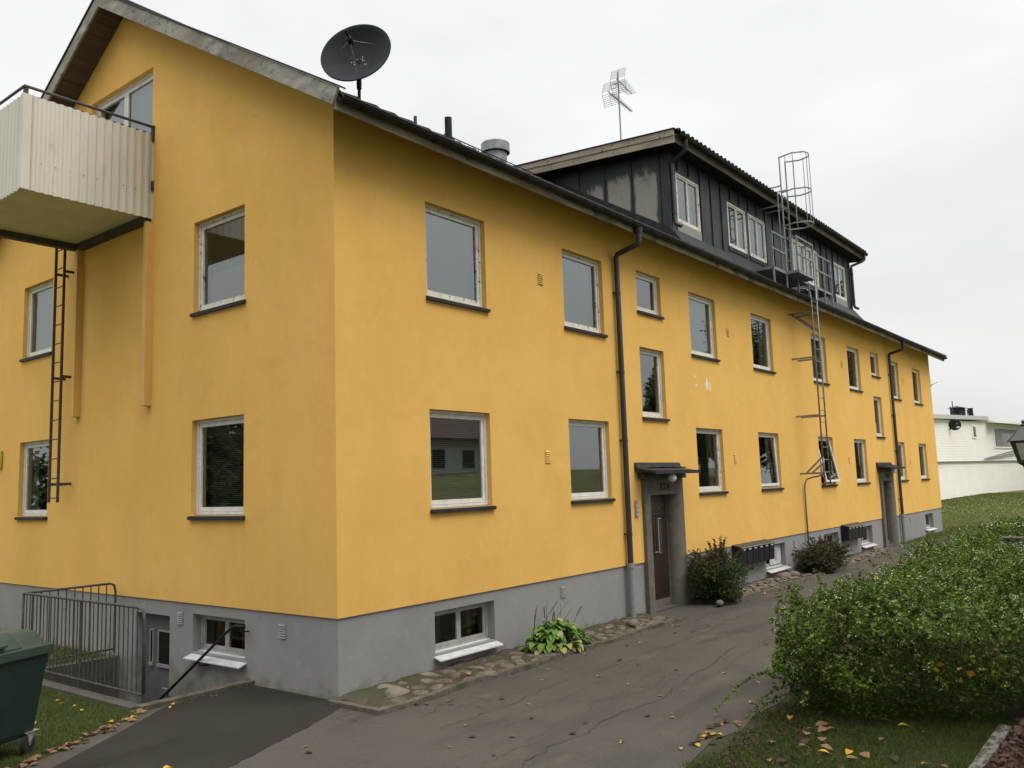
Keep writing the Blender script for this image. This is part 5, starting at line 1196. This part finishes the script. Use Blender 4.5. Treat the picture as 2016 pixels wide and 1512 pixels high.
# hedge
hd = thing('hedge', (8, -5, 0), 'wide leafy green snowberry hedge dotted with white berries along the path', 'hedge')
def hedge_top(x, y):
    return 1.0 + .10 * math.sin(x * 1.3 + 1) * math.sin(y * 1.7) + .06 * math.sin(x * 3.1 + y * 2.3) + .05 * math.sin(y * 5.1 - x)
rg = np.random.default_rng(44)
def hedge_bounds(x): return (-4.15 + .055 * x if x < 12 else -3.5, -8.2)
def near_face(y):  # x of the near end as function of y
    return 1.55 + (-4.3 - y) * .50 if y > -6.3 else 2.55 + (-6.3 - y) * .2
N_ = 270000
x = 1.0 + 18.5 * rg.uniform(0, 1, N_ * 2) ** 2.1; y = rg.uniform(-8.2, -3.7, N_ * 2); u = rg.uniform(0, 1, N_ * 2)
yb = np.where(x < 12, -4.20 + .046 * x, -3.6); nf = np.where(y > -6.3, 1.55 + (-4.3 - y) * .50, 2.55 + (-6.3 - y) * .2)
wob = .16 * np.sin(y * 3.1 + x) + .10 * np.sin(y * 7.7) ; wob2 = .16 * np.sin(x * 2.3) + .09 * np.sin(x * 6.1 + 1)
ht = 1.0 + .13 * np.sin(x * 1.3 + 1) * np.sin(y * 1.7) + .07 * np.sin(x * 3.1 + y * 2.3) + .06 * np.sin(y * 5.1 - x) + .05 * np.sin(x * 11 + y * 9) + .04 * np.sin(x * 17 - y * 13)
ht = ht - .0 * x
de = np.minimum(x - nf - wob, yb + wob2 - y)        # distance inside from side faces
# dome: height limited near faces
edge = np.clip(de / .55, 0, 1); hh = ht * (.35 + .65 * np.sqrt(edge))
keep = (de > 0); 
# put leaves mostly near the envelope
dep = rg.exponential(.13, N_ * 2); z = hh - dep; side = rg.uniform(0, 1, N_ * 2) < np.where(de < .5, .75, .12); z = np.where(side, u * hh, z)
keep &= (z > .05)
keep &= de > .32 * np.clip(1 - z / np.maximum(hh, .2), 0, 1) ** 1.6
hollow = np.sin(4.3 * x + 1.5 * np.sin(3 * y)) * np.sin(5.1 * y + 1.2 * np.sin(4 * z + x)) * np.sin(6.3 * z + 2 * x) + .35 * np.sin(11 * x + 7 * z) * np.sin(13 * y)
keep &= ~((hollow < -.22) & (hh - z < .30) & (rg.uniform(0, 1, N_ * 2) < .85))
P = np.stack([x, y, z], 1)[keep][:N_]
V, F = leaves_mesh(P, .036, .76, upbias=.7, rg=rg)
# larger leaves far away cheaply: scale with distance
npmesh('foliage', V, F, M['hedge_leaf'], hd)
big = P[(rg.uniform(0, 1, len(P)) < .07)]; V, F = leaves_mesh(big + np.array([0, 0, .015]), .052, .75, upbias=1.0, rg=rg); npmesh('large_leaves', V, F, M['hedge_leaf'], hd)
print('hedge leaves', len(P))
# shoots sticking out of the envelope, with leaves and berries
b = MB(); SP = []; BP = []
r = random.Random(77)
def shoot(p0, d, L, n=9):
    p = Vector(p0); d = Vector(d).normalized(); pts = [tuple(p)]; 
    for k in range(n):
        p = p + d * (L / n); d = (d + Vector((r.uniform(-.1, .1), r.uniform(-.1, .1), -.10))).normalized(); pts.append(tuple(p))
        if k > 1:
            for q in range(5): SP.append(p + Vector((r.uniform(-.03, .03), r.uniform(-.03, .03), r.uniform(-.02, .03))))
    b.tube(pts, [.005 - .0035 * i / n for i in range(n + 1)], 4)
    if r.random() < .6:
        for q in range(r.randint(2, 6)): BP.append((pts[-1][0] + r.gauss(0, .015), pts[-1][1] + r.gauss(0, .015), pts[-1][2] + r.gauss(0, .015)))
for k in range(700):
    xx_ = 1.3 + 17 * r.random() ** 1.6; yy_ = r.uniform(-6.8, -4.55 + min(xx_, 12) * .05); shoot((xx_, yy_, hedge_top(xx_, yy_) - .12), (r.uniform(-.5, .5), r.uniform(-.4, .6), 1.0), r.uniform(.15, .42))
for k in range(80):
    yy_ = r.uniform(-6.3, -4.6); shoot((near_face(yy_) + .25, yy_, r.uniform(.25, .85)), (-1, r.uniform(-.5, .7), r.uniform(.1, .9)), r.uniform(.15, .34))
for k in range(150):
    xx_ = 1.9 + 14 * r.random() ** 1.5; shoot((xx_, -4.55 + .05 * xx_, r.uniform(.5, .85)), (r.uniform(-.5, .3), .8, r.uniform(.4, 1.2)), r.uniform(.12, .28))
# the arching branches over the path at the near left
for k in range(3): shoot((2.15, -4.72 + .05 * k, .18 + .07 * k), (-.75, .85, .50 + .1 * k), r.uniform(1.0, 1.2), 20)
tag(b.build('stems', M['twig'], hd), kind='stuff')
V, F = leaves_mesh(np.array([tuple(p) for p in SP]), .040, .7, upbias=.4, rg=rg); npmesh('shoots', V, F, M['hedge_leaf'], hd)
sel = P[(P[:, 2] > .35) & (rg.uniform(0, 1, len(P)) < .004 + .050 * np.clip(P[:, 0] / 9, 0, 1)) & (P[:, 2] > .5 + .3 * (P[:, 0] < 4))]
cl_ = []
for p in sel[:2300]:
    if math.sin(p[0] * 2.1 + p[1] * 3) + r.uniform(-1, 1) < 0: continue
    for q in range(r.randint(1, 3)): cl_.append((p[0] + r.gauss(0, .014), p[1] + r.gauss(0, .014), p[2] + .02 + r.gauss(0, .010)))
BPa = np.array(cl_ + BP); nb = len(BPa); oc = np.array([[1, 0, 0], [-1, 0, 0], [0, 1, 0], [0, -1, 0], [0, 0, 1], [0, 0, -1]]) * 1.0; of = np.array([[0, 2, 4], [2, 1, 4], [1, 3, 4], [3, 0, 4], [2, 0, 5], [1, 2, 5], [3, 1, 5], [0, 3, 5]])
sz = rg.uniform(.0025, .0065, nb) * (1 + BPa[:, 0] * .05)
Vb = (BPa[:, None, :] + oc[None] * sz[:, None, None]).reshape(-1, 3); Fb = (of[None] + (np.arange(nb) * 6)[:, None, None]).reshape(-1, 3)
tag(npmesh('berries', Vb, Fb, M['berry'], hd), kind='stuff')
# a few yellow/autumn leaves on the hedge
yp = np.array([(4.6 + rg.normal() * .10, -4.5 + rg.normal() * .08, 1.10 + rg.normal() * .05) for _ in range(9)] + [(2.35 + rg.normal() * .05, -5.85 + rg.normal() * .1, .45 + rg.normal() * .08) for _ in range(9)])
V, F = leaves_mesh(yp, .07, .8, rg=rg); tag(npmesh('yellow_leaves', V, F, M['leaf_y'], hd), label='patches of yellow autumn leaves')

# grass
def grass(name, regs, dens, h, m='grass', seed=1, wd_=.0035):
    rg2 = np.random.default_rng(seed); Ps = []
    for (x0, x1, y0, y1, fn) in regs:
        n = int(dens * (x1 - x0) * (y1 - y0)); q = np.stack([rg2.uniform(x0, x1, n), rg2.uniform(y0, y1, n)], 1)
        if fn is not None: q = q[fn(q[:, 0], q[:, 1], rg2)]
        Ps.append(q)
    P2 = np.concatenate(Ps); n = len(P2); hz = h * rg2.uniform(.4, 1.3, n); a = rg2.uniform(0, 6.28, n); la = rg2.uniform(0, 6.28, n); ln = rg2.uniform(.1, .8, n) * hz
    dx, dy = np.cos(a) * wd_, np.sin(a) * wd_; z0 = np.array([gh(px, py) for px, py in P2]) if P2[:, 0].max() > 33 else np.zeros(n)
    V = np.stack([np.stack([P2[:, 0] - dx, P2[:, 1] - dy, z0], 1), np.stack([P2[:, 0] + dx, P2[:, 1] + dy, z0], 1), np.stack([P2[:, 0] + np.cos(la) * ln, P2[:, 1] + np.sin(la) * ln, z0 + hz], 1)], 1).reshape(-1, 3)
    F = np.arange(n * 3).reshape(-1, 3)
    return tag(npmesh(name, V, F, M[m]), kind='stuff')
edgeR = lambda x, y, g: (y < -4.22 + .06 * np.minimum(x, 4) + .06 * np.sin(x * 7) - g.uniform(0, .12, len(x))) & (y > -6.05) | ((x < 0) & (y < -4.25 + .43 * x * 1.0 + g.uniform(-.1, .05, len(x))))
grass('grass', [(-1.6, 3.0, -6.1, -4.0, lambda x, y, g: (y < -4.22 + np.where(x < 0, .43 * x, .05 * x) + .06 * np.sin(x * 7) + .04 * np.sin(x * 17) - g.uniform(0, .16, len(x))) & (np.sin(x * 3.3 + 1) * np.sin(y * 4.1) + g.normal(0, .5, len(x)) > -.75))], 8500, .040, seed=5)
lawnL = lambda x, y, g: (y > 1.45 + (x + 1.5) * .55 + .05 * np.sin(x * 6) + g.uniform(0, .12, len(x))) & ~((x > PIT[0] - .17) & (y > PIT[2] - .1) & (y < PIT[3] + .16))
grass('grass', [(-4.2, -1.35, .1, 5.2, lawnL)], 5500, .035, seed=6)
grass('grass', [(-4.5, .0, 5.08, 12, None)], 1500, .05, seed=7, wd_=.006)
grass('grass', [(23.5, 33, -3.0, -.05, lambda x, y, g: (y > -1.2 - .0 * x) | (y < -2.9)), (30.3, 42, -3.5, 8, None)], 600, .035, 'grass_far', seed=8, wd_=.010)
grass('grass', [(42, 62, -3.5, 6, None)], 120, .045, 'grass_far', seed=9, wd_=.03)
# weeds in the bed, along the wall and in cracks
wr = lambda x, y, g: (np.sin(x * 2.3) + np.sin(x * .9 + 2) + g.normal(0, .7, len(x))) > .9
grass('weeds', [(8.7, 20.8, -.72, -.05, wr), (-.1, .7, -.78, -.1, None), (.7, 6.5, -.72, -.05, lambda x, y, g: g.uniform(0, 1, len(x)) < .12), (23.2, 30.2, -.5, -.02, None)], 700, .06, 'weed', seed=10, wd_=.004)
grass('weeds', [(1.9, 3.0, -2.62, -2.50, lambda x, y, g: g.uniform(0, 1, len(x)) < .5), (-1.1, -.2, -3.12, -3.02, lambda x, y, g: g.uniform(0, 1, len(x)) < .35), (3.6, 4.1, -2.3, -2.2, None), (2.6, 3.3, -1.66, -1.60, None), (-1.2, -.05, 1.60, 1.70, lambda x, y, g: g.uniform(0, 1, len(x)) < .4)], 1600, .02, 'weed', seed=11, wd_=.004)

# ------------------------------------------------------------------ stones in the bed
def stone_mesh(seed, flat=.5):
    r = random.Random(seed); me = MB(); n = 10; rings = 6; vs = []; fs = []
    ph = [r.uniform(0, 6.28) for _ in range(3)]
    for i in range(rings + 1):
        th = math.pi * i / rings
        for k in range(n):
            a = 2 * math.pi * k / n; q = 1 + .16 * math.sin(2 * a + ph[0]) + .10 * math.sin(3 * a + ph[1]) + r.uniform(-.05, .05)
            vs.append((q * math.sin(th) * math.cos(a), q * math.sin(th) * math.sin(a), flat * math.cos(th) * (1 + .1 * math.sin(a + ph[2]))))
    for i in range(rings):
        for k in range(n): fs.append((i * n + k, (i + 1) * n + k, (i + 1) * n + (k + 1) % n, i * n + (k + 1) % n))
    me.add(vs, fs); return me
protos = []
for k in range(5):
    o = stone_mesh(k + 50).build('field_stone', M['stone'], smooth=True); protos.append(o)
r = random.Random(4); first = set()
def put_stone(x, y, z, s, k, rz, lab, grp, flat=1.):
    if k not in first: o = protos[k]; first.add(k)
    else: o = protos[k].copy(); COL.objects.link(o)
    o.location = (x, y, z); o.scale = (s, s * .8, s * flat); o.rotation_euler = (r.uniform(-.12, .12), r.uniform(-.12, .12), rz)
    tag(o, lab, 'stone', grp)
pos = []
def scatter(x0, x1, y0, y1, n, smin, smax, lab, grp, zb):
    c = 0; tries = 0
    while c < n and tries < 6000:
        tries += 1; x = r.uniform(x0, x1); y = r.uniform(y0, y1); s = r.uniform(smin, smax)
        if any((x - a) ** 2 + (y - b_) ** 2 < (.80 * (s + t)) ** 2 for a, b_, t in pos): continue
        pos.append((x, y, s)); put_stone(x, y, zb, s, r.randrange(5), r.uniform(0, 6.28), ('larger ' if s > (smin + smax) / 2 else 'smaller ') + lab + (' at its %s end' % ('nearer' if x < (x0 + x1) / 2 else 'farther')), grp, r.uniform(.35, .8)); c += 1
g1, g2 = 'field stones set in the near wall bed', 'field stones set in the far wall bed'
scatter(.25, 3.1, -.70, -.12, 40, .10, .20, 'flat stone in the bed below the nearest cellar window,', g1, .032)
scatter(4.2, 6.45, -.70, -.12, 30, .08, .16, 'stone in the bed between hosta and nearer entrance,', g1, .04)
scatter(9.6, 13.4, -.62, -.12, 80, .06, .11, 'pale stone in the bed below the six mailboxes,', g2, .06)
scatter(15.6, 20.7, -.62, -.12, 80, .06, .12, 'stone in the bed before the far entrance,', g2, .06)
for (x, y, s, nm_) in ((5.60, -.50, .13, 'larger pinkish boulder left of the lower downpipe'), (8.25, -.76, .10, 'pale pinkish stone at the foot of the green shrub'), (12.6, -.30, .19, 'big brown boulder by the wall under the boarded cellar window'), (13.05, -.38, .16, 'big tan boulder by the wall right of the brown one')):
    o = stone_mesh(int(x * 10)).build('boulder', M['stone_pink'], smooth=True); o.location = (x, y, .08); o.scale = (s, s * .8, s * 1.1); tag(o, nm_, 'stone')

# ------------------------------------------------------------------ timber edging and litter bed
b = MB(); b.box((-.6, -6.235, 0), (2.35, -6.13, .09)); ed = b.build('edging_timber', M['timber'], bevel=.01); tag(ed, 'weathered grey timber edging beam at the lower right corner', 'edging')
sheet('litter_soil', [(-1, -6.24), (2.7, -6.24), (2.7, -8.2), (-1, -8.2)], .02, M['soil'])
rg3 = np.random.default_rng(91); n = 5000; P = np.stack([rg3.uniform(-.5, 2.7, n), rg3.uniform(-7.6, -6.25, n), rg3.uniform(.03, .09, n)], 1); V, F = leaves_mesh(P, .075, .55, upbias=.6, rg=rg3, fold=.5); tag(npmesh('leaf_litter', V, F, M['litter']), kind='stuff')
n = 1500; P = np.stack([rg3.uniform(-.4, 3.2, n), -4.30 + np.abs(rg3.normal(0, .5, n)) * -1.0, rg3.uniform(.012, .03, n)], 1); P[:, 1] += np.where(P[:, 0] < 0, .43 * P[:, 0], .05 * P[:, 0]); V, F = leaves_mesh(P, .045, .5, upbias=1., rg=rg3, fold=.5); tag(npmesh('leaf_litter', V, F, M['leaf_d']), kind='stuff')

# ------------------------------------------------------------------ fallen leaves (each one a thing)
def leaf_proto(seed, m):
    r = random.Random(seed); b = MB(); n = 6; curl = r.uniform(.1, .8); prof = [.04, .55, .9, 1., .7, .05]
    for k in range(n):
        t = k / (n - 1); w = .36 * prof[k]; z = .10 * math.sin(math.pi * t) * r.uniform(.5, 1.3)
        b.v += [(t - .5, w, z + w * curl * .5), (t - .5, 0, z * .4), (t - .5, -w * r.uniform(.7, 1), z + w * curl * .4)]
        if k: o = 3 * (k - 1); b.f += [(o, o + 3, o + 4, o + 1), (o + 1, o + 4, o + 5, o + 2)]
    b.tube([(-.5, 0, 0), (-.68, .04, .03)], .012, 4)
    return b.build('fallen_leaf', m, smooth=False)
LP = {c: [leaf_proto(i * 3 + j, M[m]) for i in range(3)] for j, (c, m) in enumerate((('yellow', 'leaf_y'), ('brown', 'leaf_b'), ('dark', 'leaf_d')))}
used = set(); r = random.Random(31)
def put_leaf(x, y, z, s, c, lab, grp):
    k = r.randrange(3); key = (c, k)
    if key not in used: o = LP[c][k]; used.add(key)
    else: o = LP[c][k].copy(); COL.objects.link(o)
    o.location = (x, y, z); o.scale = (s, s, s); o.rotation_euler = (r.uniform(-.25, .25), r.uniform(-.2, .2), r.uniform(0, 6.28)); tag(o, lab, 'fallen leaf', grp)
cols = ['yellow', 'brown', 'brown', 'brown', 'dark', 'dark', 'brown']
for k in range(70):
    x = -2.5 + 15 * r.random() ** 1.3; y = r.uniform(-4.0, -1.0); c = r.choice(cols + ['dark']); put_leaf(x, y, .016, r.uniform(.04, .085), c, '%s dry leaf lying on the asphalt path' % c, 'fallen leaves on the asphalt path')
for k in range(45):
    x = r.uniform(.2, 20); y = -.90 + r.gauss(0, .05) + (.08 if x > 8 else 0); c = r.choice(cols); put_leaf(x, y, .02, r.uniform(.04, .08), c, '%s leaf caught along the kerb of the wall bed' % c, 'fallen leaves along the kerb')
for k in range(55):
    x = r.uniform(-.2, 2.3); y = r.uniform(-6.05, -4.4); c = r.choice(['yellow', 'brown', 'brown', 'brown', 'dark']); put_leaf(x, y, .035, r.uniform(.06, .13), c, '%s curled leaf lying on the grass in front of the hedge' % c, 'fallen leaves on the near grass')
for k in range(60):
    t = r.random(); x = -1.45 - 1.9 * t; y = 1.47 - 1.0 * t + r.gauss(0, .06); c = r.choice(cols); put_leaf(x, y, .025, r.uniform(.05, .10), c, '%s leaf in the drift between lawn and asphalt by the bin' % c, 'fallen leaves between lawn and asphalt')
for k in range(8):
    x = r.uniform(-3.2, -1.6); y = r.uniform(1.9, 3.0); put_leaf(x, y, .03, r.uniform(.05, .08), 'yellow', 'yellow leaf lying on the lawn behind the bin', 'fallen leaves on the left lawn')
for k in range(16):
    x = r.uniform(-.05, 6.3); y = r.uniform(-.7, -.1); c = r.choice(cols); put_leaf(x, y, .075, r.uniform(.05, .08), c, '%s leaf lying in the near wall bed' % c, 'fallen leaves in the wall bed')
for k in range(14):
    x = r.uniform(-1.4, -.1); y = r.uniform(1.36, 1.6); c = r.choice(cols); put_leaf(x, y, .02, r.uniform(.03, .06), c, '%s leaf beside the kerb of the cellar stair' % c, 'fallen leaves by the cellar stair kerb')
for (x, y) in ((-2.75, -.55), (-2.55, -.72), (-2.6, -.8), (-2.35, -.55)): put_leaf(x, y, .022, .075, 'yellow', 'yellow leaf lying on the dark asphalt patch', 'fallen leaves on the dark asphalt patch')
for k in range(26):
    x = 1.0 + r.gauss(0, .35); y = -4.02 + r.gauss(0, .06) + .1 * (x - 1); c = r.choice(['brown', 'dark', 'yellow']); put_leaf(x, y, .02, r.uniform(.05, .1), c, '%s leaf at the asphalt edge by the overhanging branch' % c, 'fallen leaves at the asphalt edge')
for o in list(bpy.data.objects):
    if '_org' in o: del o['_org']
